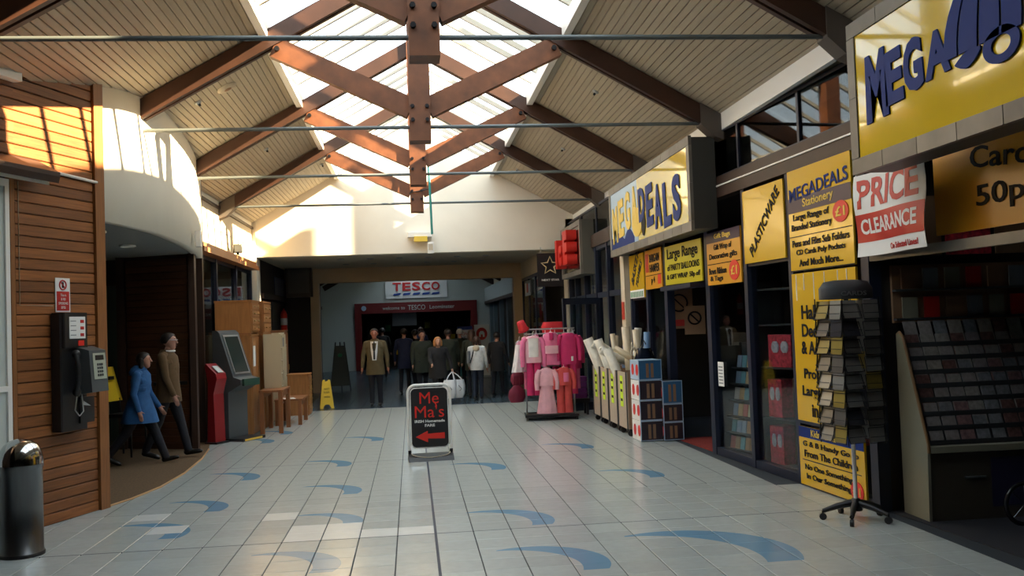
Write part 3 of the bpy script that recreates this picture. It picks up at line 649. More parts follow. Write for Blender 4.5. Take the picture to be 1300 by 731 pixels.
# ---- curved white drum over the recess
P = [(-3.16, 9.99), (-3.05, 10.4), (-2.97, 11.0), (-2.935, 11.6), (-2.96, 12.3), (-3.02, 13.2), (-3.14, 14.3), (-3.32, 15.4)]
def cr(P, n=6):
    out = []
    for i in range(len(P)-1):
        p0, p1, p2, p3 = [Vector(P[max(0, min(len(P)-1, i+k))]) for k in (-1, 0, 1, 2)]
        for k in range(n):
            t = k/n; out.append(.5*((2*p1)+(-p0+p2)*t+(2*p0-5*p1+4*p2-p3)*t*t+(-p0+3*p1-3*p2+p3)*t**3))
    out.append(Vector(P[-1])); return [(v.x, v.y) for v in out]
Q = cr(P)
d = MB(); rings = []
for i, (x, y) in enumerate(Q):
    zt = SKZ+.02-SL*(abs(x-X0)-SKU); rings.append([(x, y, 2.95), (x, y, zt), (x-.12, y, zt+.02), (x-.12, y, 2.95)])
d.loft(rings, smooth=True); struct('wall_drum', d, 'white', 'curved white bulkhead over the left recess')
for p in d.f: pass
struct('ceiling_recess', MB().prism([(x-.01, y) for x, y in Q]+[(-7, 15.4), (-7, 9.97)], 2.96, 3.02), mat('grey_soffit', (.22, .23, .22), .7), 'grey soffit of the left recess with downlights')
struct('wall_drum_return', MB().box(-3.6, -3.32, 15.36, 15.44, 0, 4.35), 'dkwood')
for x, y, n in ((-3.55, 11.05, 'nearer'), (-3.75, 12.9, 'farther')):
    t = thing('downlight', 'round white recessed downlight in the recess soffit, %s one' % n, 'light', (x, y, 2.94), group='recess downlights')
    MB().lathe([(.10, .02), (.105, .0), (.085, -.008), (.08, .01)], n=20).build('rim', 'trimwhite', t); MB().lathe([(.08, .012), (.001, .008)], n=20).build('lens', 'lamp', t)
t = thing('alarm_box', 'small pale alarm box at the lower edge of the white bulkhead', 'alarm', (-3.02, 13.5, 2.97), math.radians(100))
MB().cbox((0, .06, .11), .17, .08, .22, ch=.01).build('case', 'trimwhite', t); MB().box(-.05, .05, .098, .104, .05, .17).build('face', 'frost', t)
t.rotation_euler.z = math.radians(-83)
# ---- recess: dark timber back wall and opening
bw_ = [(-4.42, 15.0), (-3.32, 14.55)]
def seg2(a, b): v = Vector((b[0]-a[0], b[1]-a[1])); return v.length, math.atan2(v.y, v.x)
LL, RZB = seg2(*bw_)
wr = struct('wall_recess', MB().prism([bw_[0], bw_[1], (bw_[1][0]+.03, bw_[1][1]+.1), (bw_[0][0]+.03, bw_[0][1]+.1)], 0, 2.96), 'dkwood', 'dark boarded wall at the back of the recess')
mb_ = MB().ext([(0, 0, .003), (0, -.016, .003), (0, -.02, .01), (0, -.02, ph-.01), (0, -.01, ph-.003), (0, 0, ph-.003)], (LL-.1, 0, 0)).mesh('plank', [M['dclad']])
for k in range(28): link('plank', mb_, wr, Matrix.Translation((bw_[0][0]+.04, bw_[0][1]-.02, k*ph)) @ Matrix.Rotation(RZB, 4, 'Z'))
struct('trim_33', MB().cbox((-4.47, 15.0, 1.48), .12, .14, 2.96), 'dkwood', 'dark jamb in the recess'); struct('trim_34', MB().cbox((-3.29, 14.52, 1.48), .09, .12, 2.96), 'dkwood', 'dark corner post of the recess')
tag(MB().box(-3.9, -3.35, 14.56, 14.62, .98, 1.03).build('handrail', 'black', None, rz=0), 'dark handrail on the recess wall behind the brown jacket', 'handrail')
struct('wall_recess_far', MB().box(-7, -4.4, 15.5, 15.6, 0, 3), 'interior2'); 
wn = struct('window_8', MB().box(-5.35, -5.3, 15.4, 15.5, .0, 2.6).box(-4.62, -4.57, 15.4, 15.5, 0, 2.6).box(-5.3, -4.62, 15.4, 15.5, 2.55, 2.6), 'dkwood', 'dim green window seen in the recess')
MB().box(-5.3, -4.62, 15.42, 15.44, .0, 2.55).build('pane', mat('dim_green_pane', (.05, .08, .07), .3), wn)
# ---- shop front beyond the drum
M['panel_beige'] = mat('beige_clad_panel', (.55, .46, .33), .55, var=.06, scale=2)
struct('wall_left_shop', MB().box(-3.62, -3.5, 15.45, YW, 4.05, 4.3), 'white', 'white strip under the left eave')
wp = struct('wall_left_band', MB().box(-3.60, -3.52, 15.45, YW, 3.25, 4.05), 'beige', 'band of beige panels above the left shop window')
for k in range(8):
    y = 15.5+k*.72; MB().box(-3.52, -3.505, y+.004, y+.716, 3.27, 3.62).build('panel', 'panel_beige', wp); MB().box(-3.52, -3.505, y+.004, y+.716, 3.63, 4.03).build('panel', 'panel_beige', wp)
struct('trim_35', MB().box(-3.53, -3.47, 15.45, YW-.02, 4.03, 4.08), 'dkwood', 'dark rail above the beige panels')
struct('trim_36', MB().box(-3.56, -3.30, 15.45, 20.9, 3.08, 3.16).box(-3.56, -3.36, 15.45, 20.9, 3.16, 3.25), mat('orange_timber', (.33, .13, .045), .5), 'orange timber canopy beam above the left shop window')
for k, y in enumerate((15.5, 17.3, 19.2, 20.95)): struct('trim_%d' % (37+k), MB().box(-3.58, -3.48, y-.05, y+.05, 0, 3.08), 'navy', 'dark upright of the left shop window')
for k, (a, c) in enumerate(((15.55, 17.25), (17.35, 19.15), (19.25, 20.9))):
    wn = struct('window_%d' % (9+k), MB().box(-3.57, -3.5, a, c, 3.02, 3.08).box(-3.57, -3.5, a, c, 0, .1), 'navy', 'left shop window behind the furniture'); MB().box(-3.535, -3.53, a, c, .1, 3.02).build('pane', 'pale_glass', wn)
struct('wall_left_shop_back', MB().box(-6.2, -6.1, 15.6, 26, 0, 3.2), mat('pale_green_wall', (.32, .34, .27), .8))
struct('ceiling_left_shop', MB().box(-7, -3.6, 15.6, 26, 3.2, 3.25), 'interior2')
t = thing('floodlight', 'small black floodlight on the orange canopy beam', 'light', (-3.34, 18.6, 3.25), math.radians(20))
MB().cbox((0, 0, .12), .16, .12, .16).build('housing', 'black', t); MB().box(-.07, .07, -.066, -.06, .055, .185).build('lens', 'frost', t); MB().box(-.02, .02, -.02, .02, 0, .05).build('bracket', 'black', t)
# ================================================================== PASSAGE AND FAR HALL
for j, y in enumerate((22.6, 24.4)):
    for i in range(6):
        if (j, i) == (1, 2): continue
        t = thing('spotlight', 'recessed spotlight, %s from the left in the %s row of the passage soffit' % (['first', 'second', 'third', 'fourth', 'fifth', 'sixth'][i], ['front', 'back'][j]), 'light', (-1.65+i*.70, y, 3.398), group='passage soffit spotlights')
        MB().lathe([(.085, .0), (.09, -.012), (.07, -.016), (.065, .0)], n=12).build('rim', 'steel', t); MB().lathe([(.064, -.006), (.001, -.006)], n=12).build('lens', 'lamp', t)
# left flank of the passage
M['dkpanel'] = mat('dark_panel', (.022, .018, .016), .6)
wpl = struct('wall_passage_left', MB().box(-3.7, -3.45, 21.8, 26.3, 0, 3.4), 'dkpanel', 'dark shop front along the left of the passage')
MB().box(-3.44, -3.40, 21.85, 23.2, .1, 2.45).build('panel', 'dkwood', wpl); MB().box(-3.44, -3.40, 23.3, 24.2, .1, 2.45).build('panel', mat('olive_slat', (.06, .06, .045), .7), wpl)
MB().box(-3.44, -3.36, 21.85, 26, 2.5, 2.62).build('rail', 'dkwood', wpl)
t = board('lit_poster', 'bluish window poster high on the dark shop front in the passage', 'poster', 1.9, .45, (-3.43, 25.0, 2.66), math.pi/2, mat('blue_poster', (.06, .08, .16), .4), extra=[('stripe', -.9+k*.3, -.78+k*.3, .05, .40, 'grey') for k in range(6)])
t = thing('dark_box_sign', 'dark box sign projecting over the left of the passage', 'sign', (-3.0, 25.6, 2.62), 0)
MB().cbox((0, 0, .45), .7, .28, .9, ch=.02).build('casing', 'black', t); MB().box(-.28, .28, -.15, -.14, .1, .8).build('face', 'dkgrey', t); MB().box(-.05, .05, -.05, .05, .9, .93).build('bracket', 'black', t)
t = thing('fire_extinguisher', 'red fire extinguisher with white label hung on the dark passage front', 'extinguisher', (-3.36, 25.1, 1.72))
MB().lathe([(.07, 0), (.085, .02), (.085, .44), (.06, .52), (.025, .55), (.025, .60)], n=16).build('cylinder', 'bred', t); MB().lathe([(.087, .16), (.087, .34)], n=16).build('label_band', 'paper', t)
MB().tube([(0, 0, .6), (.05, -.03, .66), (.12, -.02, .62)], .014, 6).build('handle', 'black', t); MB().tube([(.03, 0, .58), (.1, -.02, .5), (.1, 0, .25), (.08, 0, .08)], .012, 6).build('hose', 'black', t); MB().box(-.09, .02, .08, .085, .2, .3).build('bracket', 'black', t)
# left flank of the far hall
struct('wall_far_left', MB().box(-3.9, -3.6, 26.3, 38, 0, 4.6), mat('far_wall', (.30, .34, .33), .8), 'pale wall along the left of the far hall')
wfl = struct('window_15', MB().box(-3.6, -3.52, 28, 37.5, 2.5, 2.62).box(-3.6, -3.54, 28, 37.5, 3.5, 3.56), 'dkwood', 'framed shop glazing along the left of the far hall')
for k in range(7):
    MB().box(-3.6, -3.53, 28+k*1.5, 28.08+k*1.5, 0, 3.5).build('mullion', 'dkgrey', wfl)
    if k < 6: MB().box(-3.59, -3.58, 28.08+k*1.5, 29.5+k*1.5, .1, 2.5).build('pane', mat('teal_pane', (.10, .16, .17), .2) if 'tealp' not in M else M['tealp'], wfl)
    if k == 0: M['tealp'] = bpy.data.materials['teal_pane']
struct('wall_passage_left_inner', MB().box(-3.6, -2.72, 26.3, 28, 0, 3.4), 'dkpanel', 'dark flank just beyond the downstand beam')
tag(MB().box(-2.72, -2.70, 26.5, 27.3, 2.55, 3.0).build('window_transfer', mat('cyan_print', (.10, .22, .30), .4)), 'small bluish sign on the dark flank beyond the beam', 'sign')
t = thing('wall_mirror', 'brown framed pale mirror high on the left of the far hall', 'mirror', (-3.5, 31.5, 2.55), math.pi/2)
MB().box(-1, 1, -.04, .0, 0, .1).box(-1, 1, -.04, 0, .95, 1.05).box(-1, -.9, -.04, 0, .1, .95).box(.9, 1, -.04, 0, .1, .95).build('frame', 'dkwood', t); MB().box(-.9, .9, -.02, -.01, .1, .95).build('panel', 'paper', t)
# right flank of passage and far hall
wpr = struct('wall_passage_right', MB().box(3.7, 3.9, 21.8, 26, 0, 3.4), 'interior2', 'shop front along the right of the passage')
struct('wall_passage_bulkhead_right', MB().box(3.1, 3.9, 22.0, 26, 2.95, 3.4), 'cream', 'bulkhead over the right passage shop')
wg = struct('window_16', MB().box(3.12, 3.18, 21.9, 26, 0, .08).box(3.12, 3.18, 21.9, 26, 2.88, 2.95), 'navy', 'glazed shop window at the right of the passage')
for k in range(4): MB().box(3.12, 3.18, 21.9+k*1.36, 21.96+k*1.36, .08, 2.88).build('mullion', 'navy', wg)
for k in range(3): MB().box(3.145, 3.15, 21.96+k*1.36, 23.26+k*1.36, .08, 2.88).build('pane', 'pale_glass', wg)
board('window_poster', 'patchwork blue red and white poster in the right passage window', 'poster', 1.2, .38, (3.11, 24.6, 2.45), RZS, 'grey', extra=[('print', -.55, -.25, .05, .33, 'paper'), ('print', -.2, .1, .08, .30, 'red'), ('print', .15, .5, .05, .3, 'skyb'), ('strip', -.58, .58, -.02, .06, 'skyb')])
t = thing('window_display', 'red and yellow goods display in the right passage window', 'display', (3.42, 23.4, 0), RZS)
MB().box(-.6, .6, -.1, .1, 0, 1.5).build('plinth', 'interior2', t); MB().box(-.5, -.1, -.12, -.1, 1.55, 2.2).build('red_card', 'bred', t); MB().box(-.05, .4, -.12, -.1, 1.5, 1.95).build('yellow_card', 'yellow', t); MB().box(-.1, .35, -.12, -.1, 2.0, 2.2).build('white_card', 'paper', t); MB().box(-.6, .6, -.08, .1, 1.5, 1.52).build('shelf', 'grey', t)
struct('wall_far_right', MB().box(3.3, 3.5, 26.35, 38, 0, 2.6), 'dkpanel', 'dark shop fronts along the right of the far hall')
struct('wall_far_fascia_right', MB().box(3.0, 3.4, 26.35, 38, 2.62, 3.15), mat('far_white', (.45, .50, .50), .7), 'white fascia along the right of the far hall')
struct('trim_50', MB().box(2.98, 3.1, 26.35, 38, 2.52, 2.62), 'dkwood', 'dark timber rail under the white fascia of the far hall')
struct('wall_far_upper_right', MB().box(3.3, 3.5, 26.35, 38, 3.15, 4.6), 'far_wall' if 'far_wall' in M else 'cream')
for k, y in enumerate((28.5, 30.5, 33, 35.5, 37.2)):
    struct('trim_%d' % (51+k), MB().box(3.12, 3.26, y-.2, y+.1, 0, 2.55), mat('slate_post', (.12, .17, .20), .6), 'slate post of the far hall shop fronts')
# far hall roof with its own rooflight
struct('ceiling_far', MB().box(-4, -.5, 26.3, 38, 4.5, 4.6).box(.5, 4, 26.3, 38, 4.5, 4.6).box(-.5, .5, 26.3, 29, 4.5, 4.6), 'white')
struct('wall_far_front', MB().box(-4, 4, 26.3, 26.4, 3.4, 4.6), 'white')
wfr = struct('window_17', MB().box(-.5, -.45, 29, 38, 4.55, 4.65).box(.45, .5, 29, 38, 4.55, 4.65), 'trimwhite', 'rooflight of the far hall')
for k in range(5): MB().box(-.45, .45, 29+k*1.8, 30.78+k*1.8, 4.6, 4.605).build('pane', 'sky_glass', wfr)
for k, y in enumerate((31, 34, 37)):
    t = thing('far_roof_strut', ['dark roof strut pair in the far hall, nearest', 'dark roof strut pair in the far hall, middle', 'dark roof strut pair in the far hall by the supermarket wall'][k], 'roof strut', (0, y, 0), group='far hall roof struts')
    for s in (-1, 1): MB().bar((s*3.4, 0, 3.3), (s*1.3, 0, 4.45), .14, .2).build('strut', 'dkwood', t)
# ---- supermarket front
M['tred'] = mat('dark_red_fascia', (.15, .007, .008), .45)
M['tred2'] = mat('sign_red', (.55, .02, .02), .4)
M['tblue'] = mat('sign_blue', (.02, .06, .30), .4)
wt = struct('wall_supermarket', MB().box(-4, 4, 38, 38.3, 2.70, 4.6).box(-4, -2.28, 38, 38.3, 0, 2.7).box(2.66, 4, 38, 38.3, 0, 2.7), mat('supermarket_wall', (.50, .54, .50), .7), 'pale wall above the supermarket entrance')
t = thing('supermarket_sign', 'white panel sign with red TESCO letters over blue dashes', 'sign', (.22, 37.97, 2.86))
MB().box(-1.25, 1.25, -.04, .0, 0, .72).build('panel', 'paper', t)
for i, ch in enumerate('TESCO'):
    letter(ch, frame((-.78+i*.39, -.06, .47), (1, 0, 0), (0, 0, 1)), 'tred2', t, .34, .34, ext=.015, bold=.03, name='letter')
    MB().ext([(-.95+i*.39, -.045, .12), (-.66+i*.39, -.045, .14), (-.61+i*.39, -.045, .22), (-.90+i*.39, -.045, .20)], (0, -.02, 0)).build('dash', 'tblue', t)
t = thing('entrance_fascia', 'dark red fascia band across the supermarket entrance', 'fascia', (.19, 37.98, 0))
MB().box(-2.47, 2.47, -.08, 0, 2.28, 2.70).box(-2.47, -2.2, -.08, 0, 0, 2.28).box(2.2, 2.47, -.08, 0, 0, 2.28).build('band', 'tred', t)
for s, x, w_, h_ in (('welcome to', -.9, .9, .13), ('TESCO', .02, .7, .2), ('Leominster', 1.05, 1.0, .15)): letter(s, frame((x, -.09, 2.48), (1, 0, 0), (0, 0, 1)), 'frost', t, w_, h_, ext=.004)
MB().ext([(-2.1+.1*math.cos(a), -.085, 2.5+.1*math.sin(a)) for a in [2*math.pi*k/14 for k in range(14)]], (0, -.01, 0)).build('blue_badge', 'skyb', t)
struct('wall_store_back', MB().box(-4, 4, 43.5, 43.7, 0, 3), 'interior2'); struct('ceiling_store', MB().box(-4, 4, 38.3, 43.7, 2.8, 2.9), 'interior2')
struct('wall_store_left', MB().box(-4.1, -4, 38, 43.7, 0, 3), 'interior2'); struct('wall_store_right', MB().box(4, 4.1, 38, 43.7, 0, 3), 'interior2')
def store_unit(x, y, w_, h_, m, label, items):
    t = thing('store_shelf', label, 'shelf', (x, y, 0), group='shelving inside the supermarket')
    MB().box(-w_/2, w_/2, 0, .4, 0, .1).box(-w_/2, -w_/2+.03, 0, .4, .1, h_).box(w_/2-.03, w_/2, 0, .4, .1, h_).box(-w_/2, w_/2, .37, .4, .1, h_).build('carcass', 'interior2', t)
    for k in range(1, 4): MB().box(-w_/2+.03, w_/2-.03, .02, .37, h_*k/4, h_*k/4+.03).build('shelf', 'interior2', t)
    for k, c in enumerate(items): MB().box(-w_/2+.06+k*w_/len(items), -w_/2+w_/len(items)*(k+.85), .05, .3, h_*(1+k % 3)/4+.03, h_*(1+k % 3)/4+.03+.28).build('goods_block', c, t)
store_unit(-1.2, 40, 1.4, 2.0, None, 'supermarket shelf with yellow goods left of the entrance', ['yellow', 'orange', 'green', 'yellow'])
store_unit(.5, 41, 1.4, 2.1, None, 'dim supermarket shelf in the middle of the entrance', ['green', 'interior2', 'yellow2', 'interior2'])
store_unit(1.9, 40.5, 1.2, 2.0, None, 'supermarket shelf with ochre goods right of the entrance', ['orange', 'yellow2', 'interior2', 'yellow'])
board('hanging_board', 'dim grey board hung inside the supermarket entrance', 'board', 1.0, .7, (-.3, 38.6, 1.75), 0, 'grey', th=.04)
for sx in (-.4, .4): MB().tube([(sx, 0, .7), (sx, 0, 1.05)], .008, 5).build('hanger', 'steel', bpy.data.objects['hanging_board'])
# ---- banner stands in front of the supermarket
t = thing('banner_stand', 'pull-up banner with blue top and teal foot, left of two', 'banner', (1.69, 30, 0), group='pull-up banners')
MB().box(-.24, .24, -.01, .01, .06, 1.66).build('sheet', 'paper', t); MB().box(-.24, .24, -.014, -.01, 1.55, 1.66).build('top_band', 'tblue', t); MB().box(-.24, .24, -.014, -.01, .06, 1.12).build('lower_print', mat('teal_print', (.05, .28, .36), .5), t)
letter('LOVE', frame((0, -.016, 1.42), (1, 0, 0), (0, 0, 1)), 'tred2', t, .36, .09, ext=.002); letter('LIVE', frame((-.08, -.016, 1.30), (1, 0, 0), (0, 0, 1)), 'tblue', t, .2, .07, ext=.002)
MB().box(-.26, .26, -.08, .08, 0, .06).build('base', 'steel', t)
t = thing('banner_stand', 'pull-up banner with white picture in a red disc, right of two', 'banner', (2.23, 30, 0), group='pull-up banners')
MB().box(-.24, .24, -.01, .01, .06, 1.70).build('sheet', 'paper', t); MB().box(-.26, .26, -.08, .08, 0, .06).build('base', 'steel', t)
MB().ext([(.18*math.cos(a), -.012, 1.40+.2*math.sin(a)) for a in [2*math.pi*k/20 for k in range(20)]], (0, -.006, 0)).build('red_disc', 'tred2', t)
MB().ext([(-.09, -.019, 1.30), (-.03, -.019, 1.30), (-.03, -.019, 1.38), (.03, -.019, 1.38), (.03, -.019, 1.30), (.09, -.019, 1.30), (.09, -.019, 1.42), (.05, -.019, 1.49), (-.04, -.019, 1.49), (-.09, -.019, 1.42)], (0, -.004, 0)).build('emblem', 'paper', t)
# ================================================================== GOODS ALONG THE LEFT
M['oak'] = mat('honey_oak', (.34, .145, .045), .45, var=.22, scale=3, stretch=(8, 8, 1), rnd=.06)
M['oak2'] = mat('red_oak', (.27, .10, .035), .45, var=.22, scale=3, stretch=(8, 8, 1))
M['pale'] = mat('pale_laminate', (.50, .42, .28), .5)
M['knob'] = mat('brass_knob', (.4, .28, .12), .35, .8)
FR = math.radians(80)     # furniture faces the mall and a little to the camera: local -y is the front
def chest(name, label, cat, loc, rz, w_, d_, h_, m, drawers=0, doors=0, group='furniture for sale by the left window', legs=0, open_=False):
    t = thing(name, label, cat, loc, rz, group); z0 = legs
    body = MB().box(-w_/2, w_/2, -d_/2, d_/2, z0, z0+h_-.03); body.build('carcass', m, t)
    MB().box(-w_/2-.015, w_/2+.015, -d_/2-.015, d_/2+.01, z0+h_-.03, z0+h_).build('top', m, t)
    if legs:
        for sx in (-1, 1):
            for sy in (-1, 1): MB().cbox((sx*(w_/2-.03), sy*(d_/2-.03), legs/2), .05, .05, legs).build('leg', m, t)
    for k in range(drawers):
        a, c = z0+.03+(h_-.07)*k/drawers, z0+.03+(h_-.07)*(k+1)/drawers-.012
        dr = MB().box(-w_/2+.02, w_/2-.02, -d_/2-.016, -d_/2, a, c).build('drawer', m, t)
        for sx in ((-.25, .25) if w_ > .5 else (0,)): MB().ball((sx*w_, -d_/2-.03, (a+c)/2), .014, .014, .014, 8, 6).build('knob', 'knob', dr)
    for k in range(doors):
        a, c = -w_/2+.015+(w_-.03)*k/doors, -w_/2+.015+(w_-.03)*(k+1)/doors-.006
        dr = MB().box(a, c, -d_/2-.018, -d_/2, z0+.03, z0+h_-.05).build('door', m, t)
        MB().box(c-.05 if k == 0 else a+.03, c-.03 if k == 0 else a+.05, -d_/2-.04, -d_/2-.018, z0+h_*.5, z0+h_*.5+.12).build('handle', 'knob', dr)
        MB().box(a+.05, c-.05, -d_/2-.022, -d_/2-.018, z0+.12, z0+h_-.14).build('door_panel', m, dr)
    return t
# local -y faces +X (mall) with rz=90deg
F90 = math.pi/2
chest('wardrobe', 'honey oak wardrobe with papers on its door beside the grey kiosk', 'wardrobe', (-3.03, 16.52, 0), F90, .78, .62, 1.70, 'oak', doors=2)
t = chest('drawer_chest', 'oak chest of drawers stacked on the nearest wardrobe', 'chest', (-3.0, 16.52, 1.72), F90, .76, .60, .56, 'oak', drawers=4)
for sx in (-.35, .35): MB().box(sx-.03, sx+.03, -.28, .28, -.02, 0).build('bearer', 'oak2', t)
chest('tall_cabinet', 'second tall oak cabinet standing behind the nearest wardrobe', 'cabinet', (-2.96, 17.5, 0), F90, .95, .60, 1.70, 'oak', doors=2)
chest('drawer_chest', 'oak chest stacked on the second tall cabinet', 'chest', (-2.94, 17.48, 1.70), F90, .85, .58, .58, 'oak', drawers=3)
t = thing('bookcase', 'pale open bookcase unit between the oak cabinets', 'bookcase', (-2.80, 16.86, 0), F90, 'furniture for sale by the left window')
t.location = (-2.46, 16.88, .735); 
MB().box(-.12, -.10, -.15, .15, 0, .95).box(.10, .12, -.15, .15, 0, .95).build('side_panel', 'pale', t); MB().box(-.10, .10, .13, .15, 0, .95).build('back_panel', 'pale', t)
for k in range(5): MB().box(-.10, .10, -.15, .13, .02+k*.225, .035+k*.225).build('shelf', 'pale', t)
t = thing('leaning_door', 'pale cabinet door with bar handle leaning by the bookcase', 'door panel', (-2.42, 17.09, .735), math.radians(12), 'furniture for sale by the left window')
MB().box(-.15, .15, -.012, .012, 0, .94).build('panel', 'pale', t); MB().box(.08, .10, -.03, -.012, .12, .30).build('handle', 'dkgrey', t); MB().box(.06, .12, -.016, -.012, .72, .88).build('sticker', 'grey', t)
def table(name, label, loc, rz, w_, d_, h_, m):
    t = thing(name, label, 'table', loc, rz, 'furniture for sale by the left window')
    MB().cbox((0, 0, h_-.0175), w_, d_, .035, ch=.015).build('table_top', m, t)
    MB().box(-w_/2+.05, w_/2-.05, -d_/2+.04, -d_/2+.06, h_-.13, h_-.035).box(-w_/2+.05, w_/2-.05, d_/2-.06, d_/2-.04, h_-.13, h_-.035).build('apron', m, t)
    for sx in (-1, 1):
        for sy in (-1, 1): MB().cbox((sx*(w_/2-.045), sy*(d_/2-.045), (h_-.035)/2), .07, .07, h_-.035).build('leg', m, t)
    return t
table('side_table', 'taller red-brown table in front of the oak cabinets', (-2.42, 16.70, 0), F90, 1.02, .40, .735, 'oak2')
table('coffee_table', 'low red-brown table behind the taller one', (-2.30, 17.95, 0), F90, 1.0, .50, .48, 'oak2')
t = chest('bedside_cabinet', 'oak bedside cabinet with drawers facing the mall', 'cabinet', (-2.35, 19.65, 0), F90, .55, .42, .84, 'oak', drawers=4)
chest('pale_cupboard', 'tall pale cupboard behind the low table', 'cupboard', (-2.85, 18.9, 0), F90, .75, .5, 1.70, 'pale', doors=2)
chest('pale_cupboard', 'narrow pale cupboard farther behind, half hidden by the bedside cabinet', 'cupboard', (-2.9, 19.9, 0), F90, .55, .45, 1.45, 'pale', doors=1)
chest('flat_pack', 'slim brown upright unit beyond the pale cupboards', 'cabinet', (-2.95, 20.75, 0), F90, .5, .4, 1.75, 'oak2', doors=1)
tag(MB().box(-2.696, -2.690, 16.2, 16.4, 1.15, 1.5).build('price_sheet', 'paper'), 'white price sheet on the wardrobe door', 'paper')
tag(MB().cbox((-2.3, 17.6, .484), .2, .28, .006, .3).build('leaflet', 'paper'), 'white leaflet on the low table', 'paper')
# grey information kiosk with sloping screen
t = thing('screen_kiosk', 'dark grey kiosk with sloping screen and yellow base sign', 'kiosk', (-2.90, 15.62, 0), math.radians(62))
kp = [(-.05, .0), (-.05, .78), (-.30, .90), (-.30, .98), (-.16, 1.02), (.10, 1.74), (.16, 1.78), (.24, 1.78), (.24, 0)]
MB().ext([(-.24, y, z) for y, z in kp], (.48, 0, 0)).build('body', mat('kiosk_grey', (.075, .085, .09), .45), t)
def ks(x, q, off): a = Vector((x, -.16, 1.02)); b_ = Vector((x, .10, 1.74)); p = a.lerp(b_, q); return (p.x, p.y-off*.94, p.z+off*.34)
MB().ext([ks(-.19, .06, .004), ks(.19, .06, .004), ks(.19, .94, .004), ks(-.19, .94, .004)], (0, -.012, .004)).build('screen_surround', 'steel', t)
MB().ext([ks(-.165, .10, .018), ks(.165, .10, .018), ks(.165, .90, .018), ks(-.165, .90, .018)], (0, -.003, .001)).build('screen', mat('dark_screen', (.015, .03, .03), .1), t)
MB().box(-.2, .2, -.34, -.30, .88, .99).build('tray', mat('tray_green', (.02, .06, .04), .4), t)
MB().box(-.28, .28, -.36, .26, 0, .045).build('base', 'black', t); MB().box(-.24, .2, -.364, -.36, .008, .038).build('base_print', 'ygold', t)
# red slim stand
t = thing('red_dispenser', 'slim red dispenser stand beside the grey kiosk', 'dispenser', (-3.12, 15.2, 0), math.radians(62))
MB().ext([(-.12, y, z) for y, z in [(-.07, 0), (-.05, .78), (-.12, 1.02), (-.10, 1.10), (.09, 1.26), (.11, 1.22), (.05, .95), (.09, 0)]], (.24, 0, 0)).build('body', mat('dispenser_red', (.26, .01, .014), .4), t)
MB().ext([(-.06, -.10, 1.115), (.06, -.10, 1.115), (.06, .02, 1.215), (-.06, .02, 1.215)], (0, -.006, .008)).build('label', 'frost', t); MB().box(-.1, .1, -.065, -.05, .84, .9).build('slot', 'black', t)
MB().box(-.15, .15, -.12, .12, 0, .03).build('base', 'black', t)
# yellow wet-floor sign
t = thing('wet_floor_sign', 'yellow folding wet floor sign standing by the passage', 'sign', (-1.92, 20.9, 0), math.radians(8))
M['wet'] = mat('wet_yellow', (.75, .50, .02), .45)
for s in (-1, 1):
    def wf(x, z): return (x, s*(.02+.14*(1-z/.62)), z)
    pl = [(-.15, 0), (-.09, 0), (-.07, .05), (-.035, .085), (.035, .085), (.07, .05), (.09, 0), (.15, 0), (.085, .60), (.07, .62), (.035, .62), (.03, .585), (-.03, .585), (-.035, .62), (-.07, .62), (-.085, .60)]
    MB().ext([wf(x, z) for x, z in pl], (0, .012, 0)).build('leaf', 'wet', t)
for k, (s, z) in enumerate((('WET', .42), ('FLOOR', .35), ('CAUTION', .25))):
    letter(s, frame((0, -(.02+.14*(1-z/.62))-.003, z), (1, 0, 0), (0, .225, 1)), 'ink', t, .12, .04, ext=.002)
MB().tube([(-.08, -.02, .60), (-.08, .03, .60)], .008, 6).tube([(.08, -.02, .60), (.08, .03, .60)], .008, 6).build('hinge', 'black', t)
# yellow plastic chair and dark pushchair-like trolley in the recess
t = thing('plastic_chair', 'yellow moulded plastic chair back showing beside the corner post', 'chair', (-4.36, 14.2, 0), math.radians(75))
rings = []
for k in range(9):
    q = k/8; w_ = .21-.05*math.sin(q*3.1)*0-.07*q; y = .0+.10*q; rings.append([(-w_, y, .80+.50*q), (-w_*.5, y+.035, .80+.50*q), (0, y+.045, .80+.50*q), (w_*.5, y+.035, .80+.50*q), (w_, y, .80+.50*q), (w_*.5, y+.01, .80+.50*q), (0, y+.02, .80+.50*q), (-w_*.5, y+.01, .80+.50*q)])
b_ = MB().loft(rings).build('backrest', 'wet', t); MB().cbox((0, .07, 1.14), .12, .07, .05).build('grip_slot', 'black', b_)
MB().cbox((0, -.2, .60), .42, .42, .05, ch=.04).build('seat', 'black', t)
for sx in (-.15, .15): MB().tube([(sx, -.0, .6), (sx, .02, .84)], .016, 8).build('back_post', 'black', t)
for sx in (-1, 1):
    for sy in (-.36, .0): MB().tube([(sx*.18, sy, .58), (sx*.21, sy*1.05, 0)], .016, 8).build('leg', 'black', t)
t = thing('shopping_trolley', 'dark folded trolley with orange strap in the recess', 'trolley', (-5.1, 14.5, 0), math.radians(50))
MB().cbox((0, 0, .48), .5, .5, .5, ch=.08).build('bag', 'blackmat', t); MB().tube([(-.2, .22, .4), (-.2, .28, .95), (.2, .28, .95), (.2, .22, .4)], .014, 8).build('handle', 'black', t)
for sx in (-1, 1): MB().tube([(sx*.24-.02, .15, .12), (sx*.24+.02, .15, .12)], .12, 14).build('wheel', 'black', t); MB().tube([(sx*.24, .15, .12), (sx*.2, .1, .3)], .012, 6).build('strut', 'black', t)
MB().tube([(.1, -.27, .35), (.16, -.28, .45), (.15, -.27, .62)], .012, 6).build('strap', 'bred', t)
